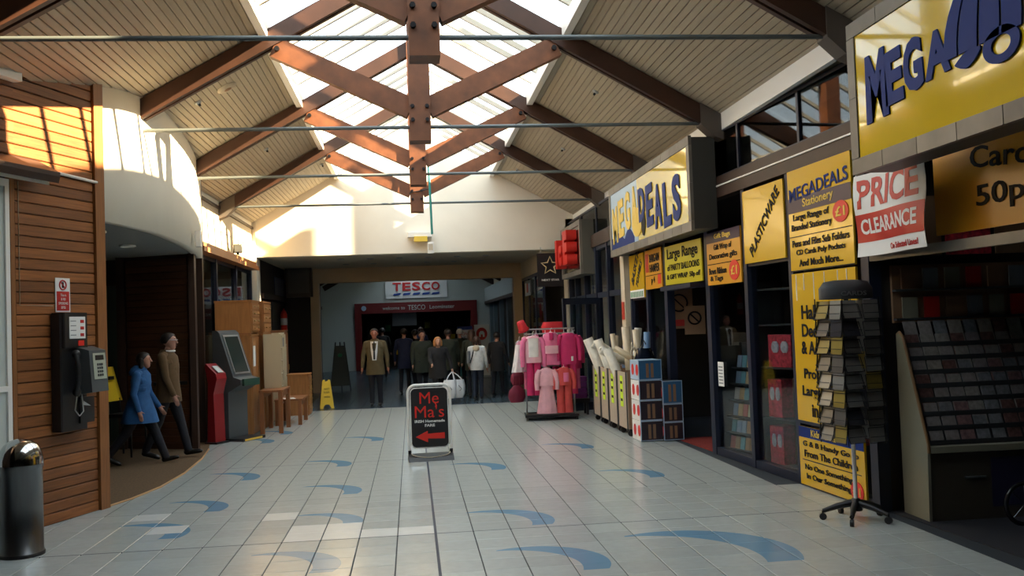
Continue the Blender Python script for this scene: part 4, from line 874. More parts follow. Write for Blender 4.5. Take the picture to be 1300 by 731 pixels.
# ================================================================== A-BOARD
t = thing('pavement_sign', 'black swing sign with red lettering and left arrow in white frame', 'sign', (.19, 12.22, 0), math.radians(3))
def rrect(w_, h_, r, z0, n=6):
    out = []
    for cx, cz, a0 in ((w_/2-r, h_-r, 0), (-w_/2+r, h_-r, 90), (-w_/2+r, r, 180), (w_/2-r, r, 270)):
        for k in range(n+1): a = math.radians(a0+90*k/n); out.append((cx+r*math.cos(a), z0+cz+r*math.sin(a)))
    return out
M['swhite'] = mat('white_enamel', (.80, .80, .78), .3)
pl = rrect(.55, .94, .10, .03)
ups = [p for p in pl]
MB().tube([(-.27, 0, .04)]+[(x, 0, z) for x, z in pl[:14] if z > .3][::-1]+[(.27, 0, .04)], .018, 8).build('frame', 'swhite', t)
MB().ext([(x, .012, z) for x, z in rrect(.475, .76, .06, .165)], (0, -.024, 0)).build('panel', 'black', t)
MB().tube([(x, -.002, z) for x, z in rrect(.485, .77, .065, .16)], .009, 6, closed=True).build('panel_rim', 'swhite', t)
M['sred'] = mat('sign_scarlet', (.70, .025, .015), .4)
for s, x, z, h_, w_ in (('Me', .0, .80, .15, .25), ("Ma's", 0, .625, .16, .38)):
    letter(s, frame((x, -.014, z), (1, 0, 0), (0, 0, 1)), 'sred', t, w_, h_, ext=.001)
MB().tube([(.075, -.014, .73), (.09, -.014, .70), (.075, -.014, .68)], .008, 6).build('flourish', 'sred', t)
letter('IRISH Homemade', frame((0, -.014, .50), (1, 0, 0), (0, 0, 1)), 'paper', t, .39, .036, ext=.001, bold=.03); letter('FARE', frame((0, -.014, .445), (1, 0, 0), (0, 0, 1)), 'paper', t, .13, .036, ext=.001, bold=.03)
MB().ext([(x, -.013, z) for x, z in [(-.19, .30), (-.03, .375), (-.03, .335), (.19, .345), (.19, .265), (-.03, .275), (-.03, .225)]][::-1], (0, -.003, 0)).build('arrow', 'sred', t)
b_ = MB(); pr = [(-.29, 0), (.29, 0)]
b_.ext([(.29, -.17, 0), (.29, .17, 0), (.29, .13, .05), (.29, .02, .085), (.29, -.02, .085), (.29, -.13, .05)], (-.58, 0, 0)); b_.build('base', 'black', t)
arc = [(.255*math.cos(a), .075+.075*0, 0) for a in (0,)]
MB().ext([(.25*math.cos(math.pi+math.pi*k/12), -.035-.10*abs(math.sin(math.pi*k/12)), .0885-.0455*abs(math.sin(math.pi*k/12))) for k in range(13)], (0, -.004, .006)).build('tread_plate', mat('rubber_grey', (.09, .10, .10), .6), t)
MB().tube([(.25*math.cos(math.pi+math.pi*k/12), -.04-.10*abs(math.sin(math.pi*k/12)), .093-.0455*abs(math.sin(math.pi*k/12))) for k in range(13)], .006, 6).build('tread_rim', 'beige', t)
for sx in (-.27, .27): MB().tube([(sx, 0, .08), (sx, 0, .13)], .022, 8).build('spring', 'black', t)
# ================================================================== CLOTHES RACK
t = thing('clothes_rail', 'black wheeled clothes rail crowded with pink children clothes', 'clothes rail', (2.42, 16.5, 0), math.radians(-4))
MB().box(-.47, .47, -.30, -.25, .06, .10).box(-.47, .47, .25, .30, .06, .10).box(-.47, -.42, -.25, .25, .06, .10).box(.42, .47, -.25, .25, .06, .10).box(-.42, .42, -.25, .25, .07, .085).build('base_frame', 'black', t)
for sx in (-.43, .43): MB().tube([(sx, 0, .1), (sx, 0, 1.60)], .016, 8).build('upright', 'steel', t)
MB().tube([(-.47, 0, 1.60), (.47, 0, 1.60)], .014, 8).build('top_rail', 'steel', t)
MB().tube([(-.43, -.2, 1.52), (.43, -.2, 1.52)], .010, 8).tube([(-.43, 0, 1.56), (-.43, -.2, 1.52)], .01, 8).tube([(.43, 0, 1.56), (.43, -.2, 1.52)], .01, 8).build('front_rail', 'steel', t)
MB().tube([(-.2, -.22, .95), (.45, -.22, .95)], .010, 8).tube([(-.43, 0, .95), (-.2, -.22, .95)], .01, 8).build('lower_rail', 'steel', t)
for sx in (-.44, .44):
    for sy in (-.27, .27): MB().tube([(sx-.012, sy, .035), (sx+.012, sy, .035)], .035, 12).build('castor', 'black', t)
RK = (2.42, 16.5)
def cm(n, c, r=.75): 
    if n not in M: M[n] = mat(n, c, r, var=.12, scale=9, bump=.2)
    return n
cm('pink', (.72, .16, .32)); cm('hotpink', (.55, .02, .13)); cm('palepink', (.78, .42, .50)); cm('coral', (.60, .07, .07)); cm('cloth_white', (.82, .78, .76)); cm('maroon', (.16, .01, .035)); cm('cloth_red', (.6, .02, .03)); cm('purple', (.14, .02, .16)); cm('cloth_black', (.012, .012, .015))
def fold_ring(w_, d_, z, nf, amp, ph, n=28, sh=1.0):
    out = []
    for k in range(n):
        a = 2*math.pi*k/n; r = 1+amp*math.sin(nf*a+ph)
        out.append((w_/2*math.cos(a)*r, d_/2*math.sin(a)*r, z))
    return out
def garment(label, x, y, ztop, parts, rz=0, hook=True):
    """parts: list of (name, material, kind, ...) in local coordinates hanging from ztop"""
    g = thing('hanging_outfit', label, 'clothes', (x, y, ztop), rz, 'clothes on the pink rail')
    if hook: MB().tube([(-.13, 0, -.05), (0, 0, .0), (.13, 0, -.05)], .006, 6).tube([(0, 0, 0), (0, 0, .05), (.02, 0, .07), (.03, 0, .05)], .004, 6).build('hanger', 'swhite', g)
    for nm, m, kd, *a in parts:
        b_ = MB()
        if kd == 'torso':       # w, length, depth, flare
            w_, ln, dp, fl_ = a
            b_.loft([fold_ring(w_*.45, dp*.5, -.01, 5, .02, 0), fold_ring(w_*.86, dp*.8, -.045, 5, .03, .3), fold_ring(w_, dp, -.12, 6, .04, .6), fold_ring(w_*(1+fl_*.4), dp*1.1, -ln*.55, 7, .06, .9), fold_ring(w_*(1+fl_), dp*1.2, -ln, 8, .09, 1.2)])
            b_.build(nm, m, g)
        elif kd == 'skirt':     # w0, w1, z0, z1, depth
            w0, w1, z0, z1, dp = a
            b_.loft([fold_ring(w0, dp, z0, 9, .04, 0), fold_ring((w0*2+w1)/3, dp*1.2, z0+(z1-z0)*.4, 9, .08, .2), fold_ring(w1, dp*1.5, z1, 9, .14, .4)]); b_.build(nm, m, g)
        elif kd == 'sleeve':    # side, length, r
            s, w_, ln, r = a
            b_.tube([(s*w_*.42, 0, -.05), (s*w_*.58, -.01, -.12), (s*w_*.66, -.03, -.05-ln*.6), (s*w_*.64, -.04, -.05-ln)], [r*.9, r, r*.9, r*.8], 10); b_.build(nm, m, g)
        elif kd == 'leg':       # side, w, z0, z1
            s, w_, z0, z1 = a
            b_.loft([fold_ring(w_*.52, .09, z0, 4, .04, 0, 16), fold_ring(w_*.5, .08, (z0+z1)/2, 4, .08, .5, 16), fold_ring(w_*.55, .08, z1, 4, .08, 1, 16)])
            o = b_.build(nm, m, g); o.location.x = s*w_*.27
        elif kd == 'panel':     # flat trim on front: x0,x1,z0,z1,y
            x0, x1, z0, z1, yy = a; b_.loft([fold_ring(x1-x0, .03, z0, 4, .03, 0, 16), fold_ring((x1-x0)*.95, .04, z1, 4, .03, .5, 16)]); o = b_.build(nm, m, g); o.location = ((x0+x1)/2, yy, 0)
    return g
def sleeves(m, w_, ln, r): return [('sleeve', m, 'sleeve', -1, w_, ln, r), ('sleeve', m, 'sleeve', 1, w_, ln, r)]
def legs(m, w_, z0, z1): return [('trouser_leg', m, 'leg', -1, w_, z0, z1), ('trouser_leg', m, 'leg', 1, w_, z0, z1)]
garment('pale pink jacket with white gilet over dark pink trousers, left end of the pink rail', 2.10, 16.22, 1.50, [('jacket', 'palepink', 'torso', .30, .48, .13, .05)]+sleeves('pink', .30, .5, .05)+[('gilet', 'cloth_white', 'panel', -.09, .09, -.05, -.38, -.06)]+legs('hotpink', .24, -.46, -1.05))
garment('mid pink pinafore dress with breast pockets, upper row centre of the pink rail', 2.42, 16.22, 1.55, [('bodice', 'pink', 'torso', .28, .58, .13, .25), ('bow', 'hotpink', 'panel', -.04, .04, -.02, -.14, -.07), ('pocket', 'palepink', 'panel', -.12, .12, -.24, -.38, -.08)])
garment('dark pink long jacket and trousers, right end of the pink rail', 2.73, 16.22, 1.53, [('jacket', 'hotpink', 'torso', .30, .56, .13, .1)]+sleeves('hotpink', .30, .45, .045)+legs('hotpink', .26, -.5, -1.08)+[('tag_card', 'cloth_white', 'panel', .03, .07, -.42, -.5, -.08)])
garment('deeper pink coat hung behind the dark pink jacket at the right end', 2.86, 16.42, 1.50, [('coat', 'hotpink', 'torso', .26, .62, .14, .1)]+sleeves('hotpink', .26, .48, .045)+legs('pink', .22, -.55, -.98), rz=.5)
garment('baby pink jacket with long pale skirt, lower row left', 2.31, 16.16, .93, [('jacket', 'palepink', 'torso', .27, .32, .12, .1)]+sleeves('palepink', .27, .34, .05)+[('skirt', 'palepink', 'skirt', .22, .34, -.30, -.80, .10)])
garment('coral pink jacket and trousers, lower row right', 2.62, 16.17, .93, [('jacket', 'coral', 'torso', .27, .32, .12, .1), ('motif', 'pink', 'panel', -.02, .08, -.1, -.26, -.07)]+sleeves('coral', .27, .34, .045)+legs('coral', .26, -.28, -.80))
garment('white flared tutu skirt sticking out at the left end', 1.88, 16.40, 1.42, [('waistband', 'palepink', 'skirt', .12, .16, -.02, -.08, .06), ('skirt', 'cloth_white', 'skirt', .16, .46, -.08, -.56, .12)], rz=.9)
garment('pale pink hooded top hanging behind the white gilet', 2.02, 16.5, 1.50, [('top', 'palepink', 'torso', .26, .62, .14, .15)]+sleeves('palepink', .26, .5, .05)+legs('pink', .22, -.55, -.95), rz=1.1)
for k in range(4): garment(['pink frock hanging second from the back of the rail', 'pale frock hanging deep inside the rail', 'pink top hanging at the back of the rail', 'rose coat at the far back corner of the rail'][k], 2.2+k*.17, 16.52+.02*(k % 2), 1.54, [('frock', ['pink', 'palepink', 'hotpink', 'coral'][k], 'torso', .24, .7, .10, .2)], rz=1.3)
t = thing('felt_hat', 'red felt hat on the left end of the pink rail', 'hat', (1.97, 16.5, 1.62)); MB().lathe([(.02, .16), (.07, .14), (.085, .0), (.11, -.03), (.10, -.04), (.08, -.01)][::-1], n=18).build('crown', 'cloth_red', t); t.rotation_euler = (.3, -.4, 0)
def handbag(label, loc, m, s=1.):
    t = thing('handbag', label, 'bag', loc, .4, 'bags low on the pink rail')
    rings = [fold_ring(.10*s, .05*s, .26*s, 3, .02, 0, 16), fold_ring(.26*s, .12*s, .18*s, 3, .03, 0, 16), fold_ring(.30*s, .15*s, .08*s, 3, .05, .3, 16), fold_ring(.22*s, .12*s, 0, 3, .03, .3, 16)][::-1]
    MB().loft(rings).build('pouch', m, t); MB().tube([(-.06*s, 0, .25*s), (-.05*s, 0, .40*s), (.05*s, 0, .40*s), (.06*s, 0, .25*s)], .008, 6).build('strap', m, t); return t
handbag('maroon slouch bag at the left foot of the pink rail', (1.82, 16.5, .32), 'maroon', 1.15); handbag('darker maroon bag hanging above the slouch bag', (1.86, 16.62, .62), 'maroon', 1.0)
for k in range(4):
    tag(MB().cbox((0, 0, .05), .34, .28, .09, ch=.03).build('folded_jumper', 'purple', None, (3.0, 17.05, .30+k*.1)), ['purple folded jumper at the bottom of the stack', 'second purple folded jumper of the stack', 'third purple folded jumper of the stack', 'topmost purple folded jumper of the stack'][k], 'jumper', 'purple jumpers beside the pink rail')
tag(MB().box(2.8, 3.2, 16.88, 17.22, .22, .30).box(2.82, 2.86, 16.9, 16.94, 0, .22).box(3.14, 3.18, 16.9, 16.94, 0, .22).box(2.82, 2.86, 17.16, 17.2, 0, .22).box(3.14, 3.18, 17.16, 17.2, 0, .22).build('low_stand', 'black'), 'low black stand under the purple jumpers', 'stand')
# ================================================================== WHEELED BINS WITH ROLLS AND UMBRELLAS
M['binpanel'] = mat('taupe_fabric', (.44, .36, .28), .7, var=.08, scale=30); M['neon'] = mat('neon_card', (.62, .85, .02), .5); M['brownp'] = mat('brown_end', (.28, .16, .09), .6)
def dump_bin(Yc, label, k):
    t = thing('dump_bin', label, 'bin', (3.33, Yc, 0), RZS, 'taupe wheeled bins in a row')
    w_, d_, z0, z1 = .60, .44, .11, .94
    MB().box(-w_/2, w_/2, -d_/2, -d_/2+.02, z0, z1).build('front_panel', 'binpanel', t); MB().box(-w_/2, w_/2, d_/2-.02, d_/2, z0, z1).build('back_panel', 'binpanel', t)
    for s in (-1, 1): MB().box(s*w_/2-.01-.01*s, s*w_/2+.01-.01*s, -d_/2+.02, d_/2-.02, z0, z1).build('end_panel', 'brownp', t)
    MB().box(-w_/2+.02, w_/2-.02, -d_/2+.02, d_/2-.02, z0, z0+.02).build('bottom', 'brownp', t)
    for s in (-1, 1): MB().box(s*(w_/2-.005)-.012, s*(w_/2-.005)+.012, -d_/2-.012, -d_/2, z0-.02, z1+.01).build('corner_strip', 'dkgrey', t)
    MB().box(-.12, .06, -d_/2-.005, -d_/2-.001, .42, .88).build('neon_label', 'neon', t)
    for j, z in enumerate((.78, .66, .52)): MB().box(-.09, .03, -d_/2-.0065, -d_/2-.005, z-.02, z+.02).build('label_print', 'ink', t)
    for sx in (-1, 1):
        for sy in (-1, 1): MB().tube([(sx*.25-.015, sy*.17, .045), (sx*.25+.015, sy*.17, .045)], .045, 12).box(sx*.25-.02, sx*.25+.02, sy*.17-.02, sy*.17+.02, .07, .11).build('castor', 'black', t)
for k, y in enumerate((15.72, 15.07, 14.42, 13.77)):
    dump_bin(y, ['taupe wheeled bin with neon label, farthest of four', 'taupe wheeled bin with neon label, second farthest of four', 'taupe wheeled bin with neon label, second nearest of four', 'taupe wheeled bin with neon label, nearest of four'][k], k)
M['roll_w'] = mat('wrapped_roll', (.68, .66, .58), .35, var=.1, scale=12); M['roll_c'] = mat('cream_roll', (.60, .50, .34), .4); M['roll_g'] = mat('green_core', (.03, .30, .05), .5); M['roll_b'] = mat('blue_roll', (.12, .22, .38), .4)
def tilt(o, x, y, z, lean, az): o.location = (x, y, z); o.rotation_euler = (0, lean, az)
random.seed(11)
def paper_roll(label, x, y, lean, az, ln, r, m, core='roll_c'):
    t = thing('gift_wrap_roll', label, 'roll', group='rolls standing in the taupe bins'); MB().lathe([(r*.55, .0), (r, .0), (r, ln), (r*.55, ln), (r*.5, ln-.03)], n=14).build('sheet', m, t); MB().lathe([(r*.5, ln-.04), (.001, ln-.04)], n=14).build('core', core, t); tilt(t, x, y, .14, lean, az)
def umbrella(label, x, y, lean, az, ln=1.15):
    t = thing('umbrella', label, 'umbrella', group='umbrellas in the taupe bins')
    MB().loft([fold_ring(.03, .03, 0, 6, .1, 0, 18), fold_ring(.08, .08, ln*.3, 6, .15, .4, 18), fold_ring(.10, .10, ln*.6, 6, .15, .7, 18), fold_ring(.03, .03, ln*.8, 6, .1, .9, 18)]).build('canopy', 'cloth_black', t)
    MB().tube([(0, 0, ln*.8), (0, 0, ln)], .009, 6).build('shaft', 'brownp', t); MB().tube([(0, 0, ln), (0, 0, ln+.07), (.03, 0, ln+.11), (.07, 0, ln+.10), (.085, 0, ln+.05)], .013, 8).build('crook_handle', 'beige', t); tilt(t, x, y, .14, lean, az)
spots = [(15.72, [('fat white plastic roll with green core leaning out of the farthest bin', -.62, 3.2, 1.30, .085, 'roll_w', 'roll_g'), ('white roll beside the green cored one', -.42, 3.5, 1.22, .06, 'roll_w', 'roll_c'), ('cream roll upright in the farthest bin', .1, 2, 1.25, .05, 'roll_c', 'roll_c')]),
         (15.07, [('white wrapped roll leaning left in the second farthest bin', -.55, 3.0, 1.28, .07, 'roll_w', 'roll_c'), ('thin cream roll in the second farthest bin', -.2, 3.4, 1.30, .045, 'roll_c', 'roll_c'), ('pale blue roll in the second farthest bin', .15, 2.6, 1.30, .05, 'roll_b', 'roll_c')]),
         (14.42, [('cream roll leaning out low over the neon label, second nearest bin', -.72, 3.1, 1.15, .075, 'roll_w', 'roll_c'), ('bulky cream roll standing up in the second nearest bin', -.1, 2.2, 1.40, .07, 'roll_c', 'roll_c'), ('white roll tucked behind, second nearest bin', .2, 1.2, 1.38, .06, 'roll_w', 'roll_c')]),
         (13.77, [('blue roll among the umbrellas in the nearest bin', .05, 1.2, 1.32, .05, 'roll_b', 'roll_c'), ('cream roll at the back of the nearest bin', -.1, 2.4, 1.36, .055, 'roll_c', 'roll_c')])]
for yc, lst in spots:
    for j, (lb, lean, az, ln, r, m, co) in enumerate(lst): paper_roll(lb, 3.38 if lean < 0 else 3.34, yc-.16+j*.16, lean*.55, az-math.pi+math.pi*0, ln, r, m, co) if False else paper_roll(lb, 3.44, yc-.17+j*.17, max(-.36, lean*.6), .25*(j-1), ln*1.05, r, m, co)
for j, (lb, yo, lean) in enumerate((('black umbrella at the near end of the nearest bin', -.22, .10), ('black umbrella second from the near end', -.10, -.12), ('black umbrella leaning over the blue roll', .04, .2), ('black umbrella at the far side of the nearest bin', .16, -.22))):
    umbrella(lb, 3.36, 13.77+yo, lean, .4*j, 1.0+.05*j)
for lb, x, y, z, lean, az, ln, r, m, co in (('white plastic roll with green end lying across the farthest bin', 3.50, 15.85, 1.02, -1.05, .5, .62, .07, 'roll_w', 'roll_g'), ('white roll lying across the second farthest bin', 3.5, 15.2, 1.03, -1.0, .3, .6, .06, 'roll_w', 'roll_c'),
        ('cream roll lying over the rim of the second nearest bin', 3.5, 14.6, 1.0, -1.15, .2, .62, .065, 'roll_w', 'roll_c'), ('cream roll lying over the nearest bin', 3.5, 14.0, 1.02, -1.0, -.2, .5, .05, 'roll_c', 'roll_c')):
    paper_roll(lb, x, y, lean, az, ln, r, m, co); bpy.data.objects[[o.name for o in bpy.data.objects if o.name.startswith('gift_wrap_roll')][-1]].location.z = z
for j, yo in enumerate((-.2, .2)): umbrella(['black umbrella in the second nearest bin, near side', 'black umbrella in the second nearest bin, far side'][j], 3.46, 14.42+yo, -.08+.2*j, .3, 1.0)
t = thing('shopping_bag', 'dark blue glossy bag slumped on the nearest bin', 'bag', (3.42, 13.55, .95), .3); MB().loft([fold_ring(.30, .2, .02, 4, .05, 0, 16), fold_ring(.36, .24, .16, 4, .06, .3, 16), fold_ring(.24, .14, .34, 4, .06, .6, 16)]).build('pouch', mat('glossy_navy', (.01, .015, .03), .15), t); MB().tube([(-.06, 0, .33), (0, 0, .45), (.06, 0, .33)], .01, 6).build('handle', 'black', t)
# ================================================================== STACKED LUGGAGE CARTONS
def carton(label, x, y, z, w_, d_, h_, fm, sm, group, rz=.05):
    t = thing('carton', label, 'box', (x, y, z), rz, group)
    MB().box(-w_/2+.004, w_/2-.004, -d_/2+.004, d_/2, 0, h_-.004).build('body', sm, t)
    fr = MB(); e = .010
    for a in ((-w_/2, -w_/2+e, 0, h_), (w_/2-e, w_/2, 0, h_)): fr.box(a[0], a[1], -d_/2, -d_/2+e, a[2], a[3])
    fr.box(-w_/2+e, w_/2-e, -d_/2, -d_/2+e, 0, e).box(-w_/2+e, w_/2-e, -d_/2, -d_/2+e, h_-e, h_); fr.build('edge_frame', 'skyb', t)
    MB().box(-w_/2+.012, w_/2-.012, -d_/2-.001, -d_/2+.004, .012, h_-.012).build('picture', fm, t)
    for k in range(2): MB().box(-.06+k*.07, -.02+k*.07, -d_/2-.003, -d_/2-.001, .03, h_-.05).build('strap_print', 'brownp', t)
    for k in range(2): MB().ext([(-w_/2+.003, -d_/2+.08+d_*.5*k+.06*math.cos(a), h_*.5+.08*math.sin(a)) for a in [2*math.pi*j/12 for j in range(12)]], (-.004, 0, 0)).build('side_motif', 'bred', t)
    return t
M['blue_pic'] = mat('blue_picture', (.03, .12, .25), .4); M['dk_pic'] = mat('dark_picture', (.03, .02, .03), .4)
lb = ['white carton with red motifs at the bottom of the tall stack', 'second carton up in the tall stack', 'third carton up in the tall stack', 'topmost pale blue carton of the tall stack']
for k in range(4): carton(lb[k], 3.30, 13.05, .012+k*.285, .34, .42, .28, 'blue_pic' if k == 3 else 'dk_pic', 'skyb' if k == 3 else 'paper', 'cartons stacked beside the bins')
lb = ['black carton at the bottom of the short stack', 'black carton in the middle of the short stack', 'blue carton on top of the short stack']
for k in range(3): carton(lb[k], 3.60, 12.98, .012+k*.255, .29, .36, .25 if k < 2 else .32, 'blue_pic' if k == 2 else 'dk_pic', 'dkgrey', 'cartons stacked beside the bins')
# ================================================================== WINDOW DISPLAYS
RZW = RZA+.2
t = thing('display_rack', 'tiered rack of small boxed goods behind the shop window', 'rack', (4.11, 10.98, 0), RZW)
for k in range(6): MB().box(-.5, .5, -.12+.03*k, .06+.03*k, .06+k*.2, .075+k*.2).build('shelf', 'dkgrey', t)
MB().box(-.53, -.5, -.14, .22, 0, 1.35).build('side_panel', 'dkgrey', t); MB().box(.5, .53, -.14, .22, 0, 1.35).build('side_panel', 'dkgrey', t); MB().box(-.5, .5, .20, .22, 0, 1.35).build('back_panel', 'dkgrey', t)
ordn = ['first', 'second', 'third', 'fourth', 'fifth', 'sixth', 'seventh', 'eighth', 'ninth', 'tenth']
cols = [mat('case_%d' % i, c, .3) for i, c in enumerate([(.8, .55, .3), (.4, .5, .65), (.85, .75, .5), (.65, .2, .15), (.25, .5, .55), (.85, .8, .75), (.55, .35, .2)])]
cmesh = [MB().box(-.045, .045, -.009, .009, 0, .15).mesh('boxed_item', [c]) for c in cols]
cs, sn = math.cos(RZW), math.sin(RZW)
for k in range(6):
    for j in range(9):
        lx, ly = -.42+j*.105, -.05+.03*k; o = link('boxed_item', cmesh[random.randrange(7)], None, Matrix.Translation((4.11+lx*cs-ly*sn, 10.98+lx*sn+ly*cs, .0755+k*.2)) @ Matrix.Rotation(RZW, 4, 'Z') @ Matrix.Rotation(-.15, 4, 'X'))
        tag(o, 'boxed item, %s from the left on the %s tier of the window rack' % (ordn[j], ['lowest', 'second', 'third', 'fourth', 'fifth', 'top'][k]), 'box', 'boxed items on the window rack')
t = thing('card_note', 'small white notice stuck inside the shop window', 'notice', (rx(11.2)+.004, 11.22, .86), RZA); MB().box(-.09, .09, 0, .004, 0, .30).build('sheet', 'paper', t)
for k in range(6): MB().box(-.07, .06, -.001, 0, .03+k*.04, .045+k*.04).build('print_line', 'grey', t)
M['gift'] = mat('gift_print', (.65, .05, .08), .4, var=.6, scale=25); M['gift2'] = mat('pale_gift', (.6, .55, .6), .4, var=.3, scale=25)
t = thing('display_shelf', 'shelf unit with gift boxes in the window left of the yellow posters', 'shelf', (4.20, 9.80, 0), RZW)
for z in (.04, .56, 1.12, 1.6, 2.0): MB().box(-.5, .5, -.16, .2, z, z+.02).build('shelf', 'dkgrey', t)
for s in (-1, 1): MB().box(s*.5-.01, s*.5+.01, -.16, .2, 0, 2.1).build('side_panel', 'dkgrey', t)
def gb(lx, ly, z, w_, d_, h_, m, label, ribbon=True):
    t = thing('gift_box', label, 'box', (4.20+lx*cs-ly*sn, 9.80+lx*sn+ly*cs, z), RZW, 'gift boxes in the window')
    MB().cbox((0, 0, h_/2), w_, d_, h_).build('box', m, t)
    if ribbon: MB().ball((-w_*.2, -d_/2, h_*.62), w_*.18, .01, h_*.2, 10, 6).build('picture', 'gift2', t); MB().ball((w_*.22, -d_/2, h_*.62), w_*.18, .01, h_*.2, 10, 6).build('picture', 'gift2', t)
gb(-.30, -.02, .061, .24, .2, .42, 'gift', 'red patterned gift box on the bottom window shelf'); gb(-.30, -.02, .581, .24, .2, .42, 'gift', 'red patterned gift box on the middle window shelf'); gb(-.18, -.02, 1.141, .40, .2, .36, 'gift', 'wide red gift box with two white figures, upper window shelf')
M['framew'] = mat('brown_frame', (.16, .06, .03), .5)
for k, (lx, z) in enumerate(((.02, .061), (.30, .061), (.02, .581), (.30, .581))):
    t = thing('picture_frame', ['brown boxed frame, bottom window shelf, beside the gift box', 'brown boxed frame, bottom window shelf, at the end', 'brown boxed frame, middle window shelf, beside the gift box', 'brown boxed frame, middle window shelf, at the end'][k], 'frame', (4.20+lx*cs, 9.80+lx*sn, z), RZW, 'boxed frames in the window')
    MB().box(-.12, -.10, -.03, .03, 0, .44).box(.10, .12, -.03, .03, 0, .44).box(-.10, .10, -.03, .03, 0, .02).box(-.10, .10, -.03, .03, .42, .44).build('frame', 'framew', t); MB().box(-.1, .1, 0, .01, .02, .42).build('backing', 'dkgrey', t)
    for j in range(4): MB().box(-.08, .08, -.012, 0, .04+j*.095, .115+j*.095).build('insert', ['brownp', 'green', 'dkgrey', 'redblock'][(j+k) % 4], t)
# things inside the doorway
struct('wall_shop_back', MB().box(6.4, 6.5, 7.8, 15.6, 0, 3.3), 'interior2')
board('prohibition_notice', 'dim no-entry notice inside the shop doorway, upper one', 'notice', .42, .62, (4.15, 14.14, 1.55), -math.pi/2+1.2, 'brownp', extra=[('text_band', -.18, .18, .04, .14, 'red')])
board('prohibition_notice', 'dim prohibition notice inside the shop doorway, lower one', 'notice', .3, .42, (4.15, 13.36, 1.47), -math.pi/2+1.2, 'brownp')
for o_, w_ in ((bpy.data.objects['prohibition_notice'], .13), (bpy.data.objects['prohibition_notice.001'], .09)):
    zc = .40 if w_ > .1 else .24
    MB().tube([(w_*math.cos(a), -.014, zc+w_*math.sin(a)) for a in [2*math.pi*k/18 for k in range(18)]], .014, 6, closed=True).tube([(-w_*.7, -.014, zc+w_*.7), (w_*.7, -.014, zc-w_*.7)], .012, 6).build('prohibition_ring', 'ink', o_)
t = thing('toy_rack', 'dark rack of small goods just inside the doorway', 'rack', (4.35, 11.75, 0), math.radians(-60))
MB().box(-.35, .35, .1, .13, 0, 1.5).build('back_panel', 'interior2', t)
for k in range(5): MB().box(-.35, .35, -.12, .1, .1+k*.28, .115+k*.28).build('shelf', 'dkgrey', t)
for k in range(5):
    for j in range(5):
        if random.random() < .75: MB().cbox((-.28+j*.14, -.02, .115+k*.28+.07), .10, .1, .14).build('goods_block', random.choice(['dkgrey', 'red', 'blue_pic', 'brownp', 'dk_pic', 'grey']), t)
# ================================================================== SHOP BEYOND THE CREAM PILLAR
w5 = struct('window_18', MB().box(3.66, 3.74, 15.75, YW, 2.16, 2.26).box(3.66, 3.74, 15.75, YW, 0, .1).box(3.66, 3.74, 15.75, YW, 3.1, 3.17), 'navy', 'dark framed shop front between the cream pillar and the passage')
for y in (15.85, 17.0, 18.1, 19.3, 20.4, 21.2): MB().box(3.64, 3.76, y-.05, y+.05, 0, 3.17).build('mullion', 'navy', w5)
yy = (15.85, 17.0, 18.1, 19.3, 20.4, 21.2)
for a, c in zip(yy, yy[1:]):
    MB().box(3.70, 3.705, a+.05, c-.05, .1, 2.16).build('pane', 'shop_glass', w5); MB().box(3.70, 3.705, a+.05, c-.05, 2.26, 3.1).build('pane', 'shop_glass', w5)
struct('wall_inner_partition', MB().box(4.1, 4.3, 18.6, 20.6, 0, 3.2), 'cream', 'cream partition inside the shop below the red letter sign')
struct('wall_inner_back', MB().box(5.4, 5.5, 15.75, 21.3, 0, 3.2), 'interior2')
t = thing('shelf_bay', 'dim shelves with red and cream goods inside the star-sign shop', 'shelf', (4.6, 17.2, 0), RZS)
MB().box(-.9, .9, .1, .13, 0, 2.4).build('back_panel', 'interior2', t)
for k in range(5): MB().box(-.9, .9, -.15, .1, .3+k*.45, .32+k*.45).build('shelf', 'beige', t)
for k in range(5):
    for j in range(6): MB().cbox((-.72+j*.29, -.03, .32+k*.45+.1), .2, .16, .2).build('goods_block', random.choice(['red', 'beige', 'interior2', 'green', 'cream', 'orange']), t)
t = thing('door_leaf', 'open navy framed glass door standing out from the shop front', 'door', (3.62, 17.8, .01), math.radians(205))
MB().box(0, .07, -.02, .02, 0, 2.15).box(.78, .85, -.02, .02, 0, 2.15).box(.07, .78, -.02, .02, 0, .15).box(.07, .78, -.02, .02, 2.03, 2.15).box(.07, .78, -.02, .02, 1.0, 1.1).build('frame', 'navy', t); MB().box(.07, .78, -.003, .003, .15, 2.03).build('pane', 'shop_glass', t)
tag(MB().loft([fold_ring(.50, .3, 0, 5, .04, 0, 20), fold_ring(.54, .32, .12, 5, .05, .2, 20), fold_ring(.46, .26, .22, 5, .05, .4, 20)]).build('red_holdall', 'cloth_red', None, (2.95, 19.2, 1.50)), 'bright red holdall on the rail top behind the pink clothes', 'bag')
t = thing('display_stand', 'dark display stand carrying the red holdall', 'stand', (2.95, 19.2, 0)); MB().box(-.3, .3, -.2, .2, 1.46, 1.50).build('shelf', 'black', t); 
for sx in (-.26, .26):
    MB().box(sx-.02, sx+.02, -.02, .02, .05, 1.46).build('post', 'black', t)
MB().box(-.3, .3, -.2, .2, 0, .05).build('base', 'black', t)
